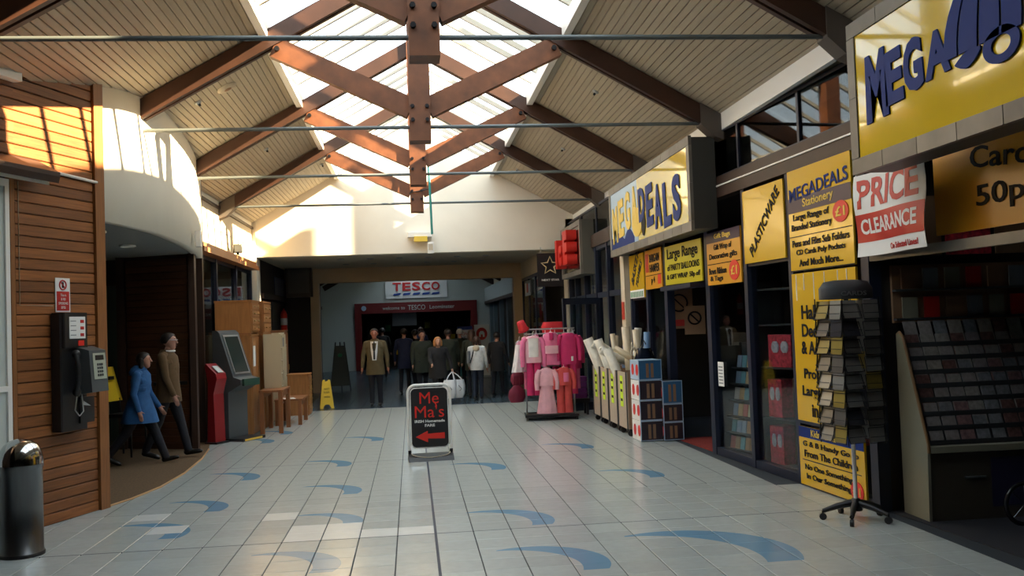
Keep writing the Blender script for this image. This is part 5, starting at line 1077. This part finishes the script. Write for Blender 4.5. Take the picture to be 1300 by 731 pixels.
# ================================================================== CARD SPINNER
t = thing('card_spinner', 'black wire card spinner on a five-star wheeled base', 'card spinner', (3.63, 7.46, 0))
for k in range(5):
    a = math.radians(20+72*k); c_, s_ = math.cos(a), math.sin(a)
    MB().tube([(.03*c_, .03*s_, .14), (.15*c_, .15*s_, .115), (.27*c_, .27*s_, .075)], [.03, .026, .018], 8).build('foot', 'black', t)
    MB().tube([(.27*c_-.014*s_, .27*s_+.014*c_, .03), (.27*c_+.014*s_, .27*s_-.014*c_, .03)], .03, 10).tube([(.27*c_, .27*s_, .03), (.27*c_, .27*s_, .08)], .008, 6).build('castor', 'black', t)
MB().tube([(0, 0, .1), (0, 0, .68)], .017, 10).build('pole', 'swhite', t); MB().tube([(0, 0, .68), (0, 0, 1.9)], .02, 8).build('core', 'black', t); MB().lathe([(.05, .08), (.05, .15), (.03, .18)], n=12).build('hub', 'black', t)
h = MB().loft([fold_ring(.46, .26, 1.84, 4, .05, .8, 24), fold_ring(.46, .26, 1.93, 4, .05, .8, 24), fold_ring(.38, .20, 1.985, 4, .04, .8, 24), fold_ring(.20, .10, 2.0, 4, .04, .8, 24)]).build('header', 'dkgrey', t)
letter('CARDS', frame((0, -.142, 1.885), (1, 0, 0), (0, 0, 1)), 'steel', h, .22, .035, ext=.002)
pk = MB(); w2 = .085
pk.tube([(-w2, 0, .12), (-w2, -.035, 0), (w2, -.035, 0), (w2, 0, .12)], .004, 5).tube([(-w2, -.035, .05), (w2, -.035, .05)], .003, 5).tube([(-w2, -.005, .12), (w2, -.005, .12)], .003, 5)
pk = pk.mesh('pocket', [M['bolt']])
cdm = [MB().ext([(-.075, 0, 0), (.075, 0, 0), (.07, .03, .15), (-.07, .03, .15)], (0, .006, 0)).mesh('greeting_card', [m]) for m in (mat('card_a', (.12, .11, .10), .3), mat('card_b', (.25, .24, .22), .25), mat('card_c', (.05, .05, .06), .2), mat('card_d', (.30, .22, .05), .3))]
side = ['hall side', 'near side', 'shop side', 'far side']
for r in range(8):
    z = .66+r*.145
    for s in range(4):
        R = Matrix.Translation((0, 0, z)) @ Matrix.Rotation(s*math.pi/2+.2, 4, 'Z')
        for c in (-1, 1):
            mw = R @ Matrix.Translation((c*.095, -.17, 0)) @ Matrix.Rotation(.12*c, 4, 'X'); link('pocket', pk, t, mw)
            o = link('greeting_card', cdm[random.randrange(4)], None, Matrix.Translation((3.63, 7.46, 0)) @ mw @ Matrix.Translation((0, -.022, .004)))
            tag(o, 'greeting card, %s row from the bottom, %s of the spinner, %s pocket' % (ordn[r], side[s], 'left' if c < 0 else 'right'), 'card', 'cards on the spinner')
for s in range(4):
    R = Matrix.Rotation(s*math.pi/2+.2, 4, 'Z'); o = link('corner_wire', MB().tube([(.18, -.18, .64), (.18, -.18, 1.85)], .005, 6).mesh('corner_wire', [M['bolt']]), t, R)
# ================================================================== CARD AND MAGAZINE STAND
MSX, MSY = 4.14, 7.62
M['stand'] = mat('stand_cream', (.27, .26, .19), .55, var=.05, scale=5); M['edge'] = mat('timber_edge', (.26, .14, .06), .5)
t = thing('magazine_stand', 'cream sided sloping stand crowded with cards and magazines', 'stand', (MSX, MSY, 0), -.02)
side_pr = [(0, 0), (0, 1.52), (-.04, 1.54), (-.10, 1.50), (-.42, .63), (-.42, .56), (-.40, 0)]
MB().ext([(0, y, z) for y, z in side_pr], (.025, 0, 0)).build('side_panel', 'stand', t)
MB().tube([(.012, y, z) for y, z in side_pr[1:6]], .014, 6).build('edge_trim', 'edge', t)
MB().box(.025, 1.14, -.395, -.02, .0, .55).build('plinth', mat('plinth_dark', (.075, .062, .045), .6), t)
MB().ext([(.025, y, z) for y, z in [(-.44, .56), (-.44, .61), (-.40, .62), (-.40, .56)]], (1.12, 0, 0)).build('front_lip', 'stand', t)
MB().ext([(.025, y, z) for y, z in [(-.39, .56), (-.05, 1.50), (-.02, 1.50), (-.02, .56)]], (1.12, 0, 0)).build('slope', 'dkgrey', t)
MB().box(.32, .50, -.41, -.396, .34, .355).build('handle', 'steel', t)
MB().box(.55, 1.1, -.402, -.396, .1, .50).build('plinth_poster', mat('plinth_print', (.03, .025, .07), .5), t)
pg = [MB().ext([(-w_/2, 0, 0), (w_/2, 0, 0), (w_/2, .075, .21), (-w_/2, .075, .21)], (0, .006, -.002)).mesh('magazine', [m]) for w_, m in
      [(.115, mat('mag_a', (0.248, 0.225, 0.216), .35, var=.25, scale=30)), (.12, mat('mag_b', (0.225, 0.135, 0.135), .35, var=.5, scale=30)), (.11, mat('mag_c', (0.180, 0.189, 0.203), .35, var=.4, scale=30)), (.12, mat('mag_d', (0.270, 0.252, 0.225), .35, var=.3, scale=30)), (.115, mat('mag_e', (0.135, 0.072, 0.063), .35, var=.6, scale=30))]]
row_n = ['bottom', 'second', 'third', 'fourth', 'fifth', 'sixth', 'seventh', 'top']
for r in range(8):
    y, z = -.40+r*.0435, .63+r*.113
    MB().box(.03, 1.14, y-.014, y-.010, z-.01, z+.03).build('ledge', 'dkgrey', t)
    for c in range(8):
        x = .10+c*.135+(.008*(r % 2)); o = link('magazine', pg[random.randrange(5)], None, Matrix.Translation((MSX+x, MSY+y-.004-.02*x, z)))
        tag(o, 'card or magazine, %s from the cream side, %s tier of the sloping stand' % (ordn[c], row_n[r]), 'magazine', 'magazines on the sloping stand')
# dim wall stock above the stand
t = thing('wall_rack', 'dim wall rack of cards above the sloping stand', 'rack', (5.0, 7.66, 1.62)); MB().box(-.85, .85, -.0, .03, 0, .5).build('back_panel', 'brownp', t)
for k in range(2): MB().box(-.85, .85, -.06, 0, .02+k*.25, .04+k*.25).build('ledge', 'dkgrey', t)
for k in range(2):
    for j in range(8): MB().box(-.78+j*.2, -.64+j*.2, -.03, -.02, .04+k*.25, .22+k*.25).build('card', ['stand', 'red', 'brownp', 'grey'][(j+k*2) % 4], t)
for k in range(4): board('wrap_sheet', ['striped wrapping sheet on the dim wall, leftmost', 'red speckled wrapping sheet on the dim wall', 'plain brown wrapping sheet on the dim wall', 'dark floral sheet on the dim wall, rightmost'][k], 'paper', .42, .52, (4.42+k*.46, 7.67, 2.2), 0, ['brownp', 'gift', 'brownp', 'dkgrey'][k], group='wrapping sheets on the dim wall', th=.01)
# second stand farther right and pushchair wheel at the frame edge
t = thing('pushchair', 'black pushchair with shiny wheel at the right edge', 'pushchair', (4.76, 6.92, 0), -math.pi/2)
MB().tube([(.0, .16*math.cos(a), .17+.16*math.sin(a)) for a in [2*math.pi*k/24 for k in range(24)]], .018, 8, closed=True).build('wheel', mat('glossy_tyre', (.02, .02, .022), .12), t); MB().tube([(.5, .16*math.cos(a), .17+.16*math.sin(a)) for a in [2*math.pi*k/24 for k in range(24)]], .018, 8, closed=True).build('wheel', 'glossy_tyre' if 'glossy_tyre' in M else 'black', t)
MB().tube([(0, 0, .17), (.02, 0, .17), (.06, .1, .5), (.06, .4, 1.0)], .012, 8).tube([(.5, 0, .17), (.48, 0, .17), (.44, .1, .5), (.44, .4, 1.0)], .012, 8).tube([(.06, .4, 1.0), (.44, .4, 1.0)], .014, 8).build('frame', 'black', t)
MB().ext([(.08, .0, .35), (.08, .05, .30), (.08, .38, .42), (.08, .45, .8), (.08, .40, .8), (.08, .33, .46)], (.34, 0, 0)).build('seat', 'cloth_black', t)
for s in range(8): a = math.pi*s/4; MB().tube([(0, 0, .17), (0, .15*math.cos(a), .17+.15*math.sin(a))], .003, 4).build('spoke', 'chrome', t)
# ceiling fittings
for k, (X, Y, lb, kd) in enumerate([(-2.1, 8.25, 'small round ceiling nozzle above the near tie rod, left', 0), (-2.25, 12.05, 'cream ceiling roundel on the left slope', 1), (-2.6, 12.0, 'small ceiling nozzle beside the cream roundel', 0), (-2.35, 15.9, 'small ceiling nozzle in the third left bay', 0), (-1.75, 19.4, 'small ceiling nozzle in the last left bay', 0),
                                   (2.6, 12.4, 'small ceiling nozzle on the right slope, second bay', 0), (2.75, 16.1, 'small ceiling nozzle on the right slope, third bay', 0), (2.35, 19.6, 'small ceiling nozzle on the right slope, last bay', 0)]):
    t = thing('ceiling_nozzle' if kd == 0 else 'ceiling_roundel', lb, 'nozzle' if kd == 0 else 'roundel', on_slope(X, Y, 0)); s = -1 if X < X0 else 1; t.rotation_euler = (0, s*math.atan(SL), 0)
    r = .045 if kd == 0 else .13
    MB().lathe([(r, .0), (r, -.012), (r*.7, -.03), (.001, -.034)], n=18).build('body', 'beige' if kd else 'steel', t); MB().lathe([(r*.4, -.03), (r*.35, -.06 if kd == 0 else -.036), (.001, -.06 if kd == 0 else -.037)], n=12).build('tip', 'bolt' if kd == 0 else 'brownp', t)
# camera / projector unit and teal pole on the far king post
t = thing('wall_unit', 'cream double box unit fixed under the farthest king post', 'camera', (.36, 21.2, 3.60)); MB().cbox((-.12, 0, .20), .55, .2, .10, ch=.02).build('canopy', 'trimwhite', t); MB().cbox((-.10, -.06, .10), .3, .14, .12).build('box', 'ygold', t); MB().cbox((.12, -.04, -.10), .14, .12, .26).build('housing', 'trimwhite', t); MB().box(.07, .17, -.11, -.10, -.16, -.02).build('lens_window', 'beige', t)
tag(MB().tube([(.40, 17.55, 5.0), (.415, 17.5, 4.4), (.43, 17.5, 3.45)], .022, 8).build('teal_pole', mat('teal_paint', (.02, .22, .20), .4)), 'long teal pole strapped to the far king post', 'pole')
for z in (4.75, 4.28): tag(MB().tube([(X0-.135, 17.66, z-.03), (X0-.135, 17.65, z-.02), (X0+.15, 17.63, z+.03), (.43, 17.52, z+.04)], .012, 6).build('strap', 'black'), 'black strap tying the teal pole to the king post, %s' % ('upper' if z > 4.5 else 'lower'), 'strap')
# ================================================================== PEOPLE
import numpy as np
def capsule(mb, a, b, ra, rb, n=12, sy=1.0):
    a, b = Vector(a), Vector(b); d = (b-a); L = d.length; d = d.normalized() if L > 1e-6 else Vector((0, 0, 1))
    x = d.cross(Vector((0, 1, .01))).normalized(); u = x.cross(d).normalized(); rings = []
    prof = [(-ra*math.cos(t), ra*math.sin(t)) for t in (.25, .7, 1.15)]+[(L+rb*math.sin(t), rb*math.cos(t)) for t in (0, .45, .9, 1.32)]
    prof.insert(3, (0, ra))
    for h, r in prof: rings.append([a+d*h+(x*math.cos(q)*r+u*math.sin(q)*r*sy) for q in [2*math.pi*k/n for k in range(n)]])
    mb.loft(rings)
def person(label, loc, rz, H, cl, legs=((0, 0), (0, 0)), arms=((5, 10, 8), (5, 10, 8)), lean=0, bulk=1.0, head=(0, 0), voxel=.014, group='shoppers', coat=None, hair='short', sk=(.45, .22, .15), trouser_w=1.0, extras=None, hands='relaxed'):
    """front = local -y. legs: (hip, knee) degrees, arms: (swing, elbow, abduct) degrees; first entry is the person's right (-x)"""
    s = H/1.72; t = thing('person', label, 'person', loc, rz, group)
    segs = []        # (a, b, ra, rb, material)
    def S(a, b, ra, rb, m): segs.append((Vector(a), Vector(b), ra*s, rb*s, m))
    lr = math.radians(lean)
    def torso(z, y=0, x=0):  # lean about the hips
        dz = z-.92; return Vector((x, y*math.cos(lr)-dz*math.sin(lr), .92+dz*math.cos(lr)+y*math.sin(lr)))*s
    top, bot, shoe, skin = cl['top'], cl['bottom'], cl['shoe'], 'skin'
    # trunk
    S(torso(.94, .0, -.055), torso(.94, 0, .055), .125*bulk, .125*bulk, bot)
    S(torso(1.02, 0, -.04), torso(1.02, 0, .04), .125*bulk, .125*bulk, top)
    S(torso(1.10), torso(1.24), .135*bulk, .15*bulk, top); S(torso(1.20, -.01, -.06), torso(1.20, -.01, .06), .115*bulk, .115*bulk, top)
    S(torso(1.31, 0, -.08), torso(1.31, 0, .08), .118*bulk, .118*bulk, top); S(torso(1.40, .01, -.13*bulk), torso(1.40, .01, .13*bulk), .07, .07, top)
    S(torso(1.42), torso(1.50, -.015), .058, .052, skin)
    hc = torso(1.605, -.03); hy, hp = math.radians(head[0]), math.radians(head[1])
    hm = Matrix.Rotation(hy, 3, 'Z') @ Matrix.Rotation(hp, 3, 'X')
    def hd(x, y, z): return hc+hm @ Vector((x, y, z))*s
    S(hd(0, .015, .025), hd(0, -.012, .02), .088, .082, skin); S(hd(0, -.03, -.035), hd(0, -.045, -.075), .062, .042, skin)
    S(hd(0, -.095, .012), hd(0, -.108, -.018), .010, .015, skin); S(hd(-.085, .005, .0), hd(-.085, .01, .025), .014, .016, skin); S(hd(.085, .005, 0), hd(.085, .01, .025), .014, .016, skin)
    ank = []
    for k, sx in enumerate((-1, 1)):
        a, kn = [math.radians(v) for v in legs[k]]
        hip = Vector((sx*.088, 0, .90))*s; d1 = Vector((0, -math.sin(a), -math.cos(a))); knee = hip+d1*.42*s
        a2 = a-kn; d2 = Vector((0, -math.sin(a2), -math.cos(a2))); an = knee+d2*.40*s
        S(hip, knee, .092*bulk*trouser_w, .066*trouser_w, bot); S(knee, an, .064*trouser_w, .052*trouser_w, bot)
        fd = Vector((0, -math.cos(a2*.6), math.sin(a2*.6)*1.0)); up = Vector((0, 0, 1))
        S(an+Vector((0, .02, -.045))*s, an+fd*.14*s+Vector((0, 0, -.055))*s, .042, .034, shoe); S(an+fd*.14*s+Vector((0, 0, -.055))*s, an+fd*.18*s+Vector((0, 0, -.06))*s, .036, .026, shoe)
        ank.append(an)
    wr = []
    for k, sx in enumerate((-1, 1)):
        sw, el, ab = [math.radians(v) for v in arms[k]]
        sh = torso(1.39, .01, sx*.185*(.8+.2*bulk)); d1 = Vector((sx*math.sin(ab), -math.sin(sw)*math.cos(ab), -math.cos(sw)*math.cos(ab)))
        elb = sh+d1*.28*s; sw2 = sw+el; d2 = Vector((sx*math.sin(ab*.3), -math.sin(sw2), -math.cos(sw2))).normalized(); w_ = elb+d2*.25*s
        S(sh, elb, .062*bulk, .050*bulk, top); S(elb, w_, .048*bulk, .040, top)
        S(w_, w_+d2*.075*s, .026, .030, skin)
        side = Vector((0, 1, 0)).cross(d2).normalized() if abs(d2.y) < .9 else Vector((1, 0, 0)); fwd = d2.cross(side).normalized()
        cu = .35 if hands == 'relaxed' else 1.2
        for f in range(4):
            o = (f-1.5)*.017*s; bse = w_+d2*.09*s+fwd*o; ln = (.042, .05, .047, .038)[f]*s
            k1 = bse+(d2*math.cos(cu*.4)-side*sx*math.sin(cu*.4))*ln; k2 = k1+(d2*math.cos(cu)-side*sx*math.sin(cu))*ln*.8
            S(bse, k1, .0085, .008, skin); S(k1, k2, .008, .007, skin)
        th = w_+d2*.035*s-fwd*.03*s; S(th, th+(d2*.7-fwd*.7)*.045*s, .011, .009, skin)
        wr.append(w_)
    mb = MB()
    for a, b, ra, rb, m in segs: capsule(mb, a, b, ra, rb)
    me = mb.mesh('body', []); ob = bpy.data.objects.new('tmp_body', me); C.objects.link(ob)
    md = ob.modifiers.new('r', 'REMESH'); md.mode = 'VOXEL'; md.voxel_size = voxel*s; md.use_smooth_shade = True
    sm = ob.modifiers.new('s', 'SMOOTH'); sm.factor = .5; sm.iterations = 2
    dg = bpy.context.evaluated_depsgraph_get(); nm = bpy.data.meshes.new_from_object(ob.evaluated_get(dg)); bpy.data.objects.remove(ob)
    lo = min(v.co.z for v in nm.vertices)
    names_ = []
    for sg in segs:
        if sg[4] not in names_: names_.append(sg[4])
    sm_ = bpy.data.materials.get('skin_%.2f' % sk[0]) or mat('skin_%.2f' % sk[0], sk, .5)
    nm.materials.clear()
    for n_ in names_: nm.materials.append(sm_ if n_ == 'skin' else M[n_])
    co = np.empty(len(nm.polygons)*3); nm.polygons.foreach_get('center', co); co = co.reshape(-1, 3); best = np.full(len(co), 1e9); idx = np.zeros(len(co), int)
    for a, b, ra, rb, m in segs:
        A, B = np.array(a), np.array(b); d = B-A; L2 = max(d@d, 1e-9); q = np.clip(((co-A)@d)/L2, 0, 1); dd = np.linalg.norm(co-(A+q[:, None]*d), axis=1)-(ra+(rb-ra)*q)
        sel = dd < best; best[sel] = dd[sel]; idx[sel] = names_.index(m)
    nm.polygons.foreach_set('material_index', idx.astype(np.int32)); nm.polygons.foreach_set('use_smooth', np.ones(len(co), bool)); nm.name = 'body'
    body = bpy.data.objects.new('body', nm); C.objects.link(body); body.parent = t
    off = -lo; body.location.z = off
    def child(nm_, mb_, m): o = mb_.build(nm_, m, t); o.location.z = off; return o
    for sx in (-1, 1): child('eye', MB().ball(hd(sx*.032, -.088, .022), .009*s, .006*s, .006*s, 8, 6), 'ink')
    child('mouth', MB().ball(hd(0, -.096, -.052), .022*s, .006*s, .005*s, 8, 6), 'lip')
    child('brows', MB().tube([hd(-.045, -.086, .04), hd(-.02, -.094, .043)], .004*s, 5).tube([hd(.02, -.094, .043), hd(.045, -.086, .04)], .004*s, 5), cl['hair'])
    # hair: shell over crown and back
    hr = MB(); n = 16; rings = []
    for i in range(9):
        ph_ = math.pi*(.02+.62*i/8); ring = []
        for k in range(n):
            a = 2*math.pi*k/n; fr = max(0, -math.sin(a)); cut = 1-.62*fr*(ph_/math.pi/.64)**1.5
            p_ = ph_*cut if hair != 'bald' else ph_*.6
            ring.append(hd(.102*math.sin(p_)*math.cos(a), .012+.112*math.sin(p_)*math.sin(a), .022+.108*math.cos(p_)))
        rings.append(ring)
    hr.loft(rings)
    if hair == 'long':
        for (x, y, z, r1, r2) in ((0, .07, -.02, .085, .06), (-.065, .03, -.03, .045, .03), (.065, .03, -.03, .045, .03)): capsule(hr, hd(x, y, z), hd(x*1.15, y+.02, z-.2), r1*s, r2*s, 10)
    elif hair == 'bob':
        for x, y in ((0, .06), (-.078, .02), (.078, .02)): capsule(hr, hd(x, y, .01), hd(x*1.1, y, -.09), .042*s, .034*s, 10)
    child('hair', hr, cl['hair'])
    if coat:
        # coat: list of (z, halfwidth, halfdepth) from neck to hem, open or closed
        rg = [];
        for (z, hw, hd_) in coat['prof']:
            ring = []
            for k in range(24):
                a = 2*math.pi*k/24; rip = 1+coat.get('rip', .0)*math.sin(7*a+z*3)*max(0, (1.0-z))
                p = torso(z, hd_*math.sin(a)*rip, hw*math.cos(a)*rip) if z > .92 else Vector((hw*math.cos(a)*rip, hd_*math.sin(a)*rip+coat.get('drift', 0)*(.92-z), z))*s
                ring.append(p)
            rg.append(ring)
        child(coat.get('name', 'coat'), MB().loft(rg, cap=False), coat['m'])
        if coat.get('shirt'):
            z0, z1 = coat['shirt']; pts = []
            y_ = -max(h for z, w_, h in coat['prof'] if z > 1.0)-.002
            child('shirt_front', MB().loft([[torso(z1, y_+.045, -.085), torso(z1, y_+.045, .085), torso(z1, y_+.06, .08), torso(z1, y_+.06, -.08)], [torso((z0+z1)/2, y_, -.075), torso((z0+z1)/2, y_, .075), torso((z0+z1)/2, y_+.03, .05), torso((z0+z1)/2, y_+.03, -.05)], [torso(z0, y_, -.045), torso(z0, y_, .045), torso(z0, y_+.03, .045), torso(z0, y_+.03, -.045)]]), 'paper')
            child('tie', MB().loft([[torso(z1, y_+.04, -.012), torso(z1, y_+.04, .012), torso(z1, y_+.05, .012), torso(z1, y_+.05, -.012)], [torso((z0+z1)/2, y_-.008, -.018), torso((z0+z1)/2, y_-.008, .018), torso((z0+z1)/2, y_, .018), torso((z0+z1)/2, y_, -.018)], [torso(z0+.02, y_-.008, -.02), torso(z0+.02, y_-.008, .02), torso(z0+.02, y_, .02), torso(z0+.02, y_, -.02)]]), 'ink')
        if coat.get('collar'):
            child('collar', MB().loft([[torso(z, .01+hd_*math.sin(a), hw*math.cos(a)) for a in [2*math.pi*k/20 for k in range(20)]] for z, hw, hd_ in ((1.50, .075, .075), (1.455, .11, .10), (1.42, .15, .12))], cap=False), coat['collar'])
    if extras: extras(t, torso, hd, wr, off, s, child)
    return t, wr, off
M['lip'] = mat('lip', (.35, .10, .08), .5)
def cloth_m(n, c): M[n] = mat(n, c, .85, var=.15, scale=14, bump=.15); return n
cloth_m('blue_wool', (.022, .10, .26)); cloth_m('brown_tweed', (.10, .055, .02)); cloth_m('dk_trouser', (.012, .013, .02)); cloth_m('olive', (.085, .062, .025)); cloth_m('blk_knit', (.012, .012, .014)); cloth_m('green_coat', (.022, .028, .018)); cloth_m('navy_cloth', (.012, .02, .06)); cloth_m('wht_jacket', (.62, .64, .64)); cloth_m('denim', (.02, .03, .055))
M['shoe'] = M['shoe']; M['leather'] = mat('black_leather', (.012, .011, .01), .3)
M['hair_dk'] = mat('dark_hair', (.018, .011, .008), .5); M['hair_gr'] = mat('ginger_hair', (.45, .19, .06), .5); M['hair_br'] = mat('brown_hair', (.05, .022, .012), .5); M['hair_gy'] = mat('grey_hair', (.45, .43, .40), .6)
def glasses(t, torso, hd, wr, off, s, child):
    child('glasses', MB().tube([hd(-.09, -.02, .025), hd(-.055, -.095, .022), hd(-.02, -.105, .02), hd(.02, -.105, .02), hd(.055, -.095, .022), hd(.09, -.02, .025)], .005*s, 6), 'steel')
    child('shirt_collar', MB().tube([torso(1.475, -.02+.075*math.sin(a), .075*math.cos(a)) for a in [2*math.pi*k/14 for k in range(14)]], .016*s, 6, closed=True), 'paper')
person('man in brown jacket and glasses walking in the left recess', (-3.45, 13.62, .008), math.radians(84), 1.76, dict(top='brown_tweed', bottom='dk_trouser', shoe='leather', hair='hair_dk'), legs=((-16, 10), (18, 4)), arms=((12, 12, 6), (-14, 12, 6)), voxel=.0095, bulk=1.05,
       coat=dict(m='brown_tweed', name='jacket', prof=[(1.46, .09, .085), (1.40, .19, .125), (1.28, .205, .145), (1.05, .185, .145), (.90, .20, .165), (.78, .205, .175)], rip=.05, collar='brown_tweed'), extras=glasses)
def belt(t, torso, hd, wr, off, s, child):
    child('hood', MB().loft([[torso(z, y0+hd_*math.sin(a), hw*math.cos(a)) for a in [2*math.pi*k/18 for k in range(18)]] for z, y0, hw, hd_ in ((1.53, .03, .075, .075), (1.48, .04, .12, .115), (1.42, .05, .16, .13), (1.38, .05, .15, .12))], cap=False), 'blue_wool')
    child('shoulder_strap', MB().tube([torso(1.44, .02, .13), torso(1.2, .16, .08), torso(1.02, .2, .15)], .012*s, 6), 'leather')
person('woman in bright blue flared coat walking in the left recess', (-3.70, 13.12, .008), math.radians(88), 1.56, dict(top='blue_wool', bottom='dk_trouser', shoe='leather', hair='hair_dk'), legs=((-26, 14), (27, 6)), arms=((-8, 25, 8), (10, 22, 8)), voxel=.0095, hair='bob', lean=4, trouser_w=1.12,
       coat=dict(m='blue_wool', prof=[(1.46, .085, .085), (1.40, .18, .125), (1.28, .185, .145), (1.10, .155, .13), (.98, .20, .18), (.82, .235, .235), (.68, .25, .27)], rip=.12), extras=belt)
person('man in olive suit jacket and white shirt standing in the passage mouth', (-.83, 20.75, 0), math.radians(-4), 1.69, dict(top='olive', bottom='dk_trouser', shoe='leather', hair='hair_dk'), legs=((3, 2), (-3, 2)), arms=((4, 8, 15), (0, 10, 15)), bulk=1.12, hair='short', sk=(.36, .13, .08),
       coat=dict(m='olive', name='jacket', prof=[(1.46, .10, .09), (1.40, .20, .13), (1.28, .20, .155), (1.05, .185, .16), (.85, .205, .17), (.70, .215, .175)], rip=.04, shirt=(1.02, 1.44), collar='olive'))
tb, wrb, offb = person('ginger haired woman in black carrying white carrier bags', (.54, 20.75, 0), math.radians(12), 1.47, dict(top='blk_knit', bottom='dk_trouser', shoe='leather', hair='hair_gr'), legs=((10, 6), (-10, 12)), arms=((24, 40, 8), (6, 12, 24)), lean=6, bulk=1.2, hair='bob', sk=(.55, .30, .21), hands='fist',
       coat=dict(m='blk_knit', name='tunic', prof=[(1.45, .09, .085), (1.39, .205, .135), (1.25, .225, .165), (1.05, .215, .165), (.85, .24, .19), (.66, .25, .20)], rip=.06))
hw = Matrix.Translation((.54, 20.75, 0)) @ Matrix.Rotation(math.radians(12), 4, 'Z') @ (wrb[1]+Vector((0, 0, offb-.06)))
M['carrier'] = mat('white_carrier', (.72, .76, .80), .35, var=.06, scale=10, bump=.4)
for k, (dx, dy, sc) in enumerate(((-.05, -.05, 1.05), (.14, .02, .95))):
    t = thing('carrier_bag', ['front white carrier bag hanging from the black clad woman hand', 'second white carrier bag behind the front one'][k], 'bag', (hw.x+dx, hw.y+dy, max(.04, hw.z-.60)), .3*k, 'white carrier bags')
    MB().loft([fold_ring(.20*sc, .14*sc, .0, 5, .06, 0, 20), fold_ring(.30*sc, .20*sc, .08, 5, .10, .4, 20), fold_ring(.31*sc, .18*sc, .26, 6, .10, .8, 20), fold_ring(.24*sc, .10*sc, .40, 6, .12, 1.0, 20)]).build('sack', 'carrier', t)
    top = hw.z-max(.04, hw.z-.60)
    for s_ in (-1, 1): MB().tube([(s_*.09, -.02, .38), (s_*.05-dx*.5, -dy*.5, top-.1), (-dx, -dy, top-.02)], .012, 6).build('handle', 'carrier', t)
    MB().tube([(-.04, -.11*sc, .28), (.03, -.115*sc, .2), (-.02, -.115*sc, .16)], .008, 5).build('printed_mark', 'grey', t)
def rucksack(t, torso, hd, wr, off, s, child):
    child('hood', MB().ball(torso(1.40, .13), .10*s, .05*s, .09*s, 12, 8), 'beige'); child('shoulder_strap', MB().tube([torso(1.44, .09, .05), torso(1.22, .17, .10), torso(1.0, .17, .17)], .014*s, 6), 'ink')
    child('backpack', MB().cbox(tuple(torso(1.16, .06, .22)), .1*s, .2*s, .34*s, ch=.03), 'grey')
person('youngster in white hooded jacket seen from behind', (1.46, 21.35, 0), math.radians(168), 1.43, dict(top='wht_jacket', bottom='denim', shoe='leather', hair='hair_br'), legs=((5, 6), (-5, 4)), arms=((4, 14, 10), (8, 30, 10)), bulk=1.12, hair='bob',
       coat=dict(m='wht_jacket', name='jacket', prof=[(1.46, .09, .085), (1.40, .20, .13), (1.28, .215, .155), (1.05, .21, .16), (.90, .215, .165), (.80, .20, .16)], rip=.06), extras=rucksack)
bg_ = [('heavy man in dark green coat behind the ginger haired woman', .22, 22.3, 15, 1.60, 'green_coat', 'short', 'hair_dk', 1.3), ('man in dark coat with cap to the right of the ginger haired woman', .86, 22.6, 190, 1.62, 'green_coat', 'short', 'hair_dk', 1.2),
       ('woman with long brown hair in dark clothes beside the white jacket', 1.42, 22.5, 175, 1.58, 'green_coat', 'long', 'hair_br', 1.0), ('person in navy far down the passage', -.22, 24.3, 170, 1.66, 'navy_cloth', 'short', 'hair_dk', 1.0),
       ('person in black beside the navy one far down the passage', .08, 25.0, 200, 1.62, 'blk_knit', 'short', 'hair_dk', 1.0), ('dark figure at the right edge of the passage', 2.02, 22.4, 150, 1.50, 'blk_knit', 'short', 'hair_dk', 1.05),
       ('white haired person in dark coat before the pull-up banners', 1.25, 24.6, 180, 1.60, 'green_coat', 'short', 'hair_gy', 1.0), ('dark figure near the supermarket entrance, left', -1.0, 31.5, 180, 1.68, 'blk_knit', 'short', 'hair_dk', 1.0), ('dark figure near the supermarket entrance, centre', .3, 33.0, 180, 1.66, 'navy_cloth', 'short', 'hair_br', 1.0)]
for k, (lb, x, y, rz_, h_, m, hr_, hm_, bk) in enumerate(bg_):
    person(lb, (x, y, 0), math.radians(rz_), h_, dict(top=m, bottom='dk_trouser', shoe='leather', hair=hm_), legs=((6+k, 6), (-6, 5+k)), arms=((6, 12+2*k, 14), (2, 14, 14)), bulk=bk, hair=hr_, voxel=.018,
           coat=dict(m=m, prof=[(1.46, .09, .085), (1.40, .185*bk, .13), (1.28, .185*bk, .15), (1.05, .17*bk, .16), (.85, .19*bk, .17), (.66, .20*bk, .175)], rip=.05))
# cleaning trolley with a yellow part beyond the group
t = thing('trestle_stand', 'tall dark easel stand at the left of the passage', 'easel', (-2.05, 26.8, 0)); 
for sx in (-1, 1): MB().tube([(sx*.28, -.1, 0), (sx*.12, 0, 1.35)], .018, 8).build('leg', 'dkgrey', t)
MB().tube([(0, .3, 0), (0, 0, 1.35)], .018, 8).build('leg', 'dkgrey', t); MB().ext([(-.26, -.11, .12), (.26, -.11, .12), (.14, -.03, 1.25), (-.14, -.03, 1.25)], (0, -.015, 0)).build('board', mat('slate_board', (.05, .065, .06), .6), t)
MB().ball((0, -.06, .98), .07, .03, .06, 8, 6).build('green_tag', 'green', t)
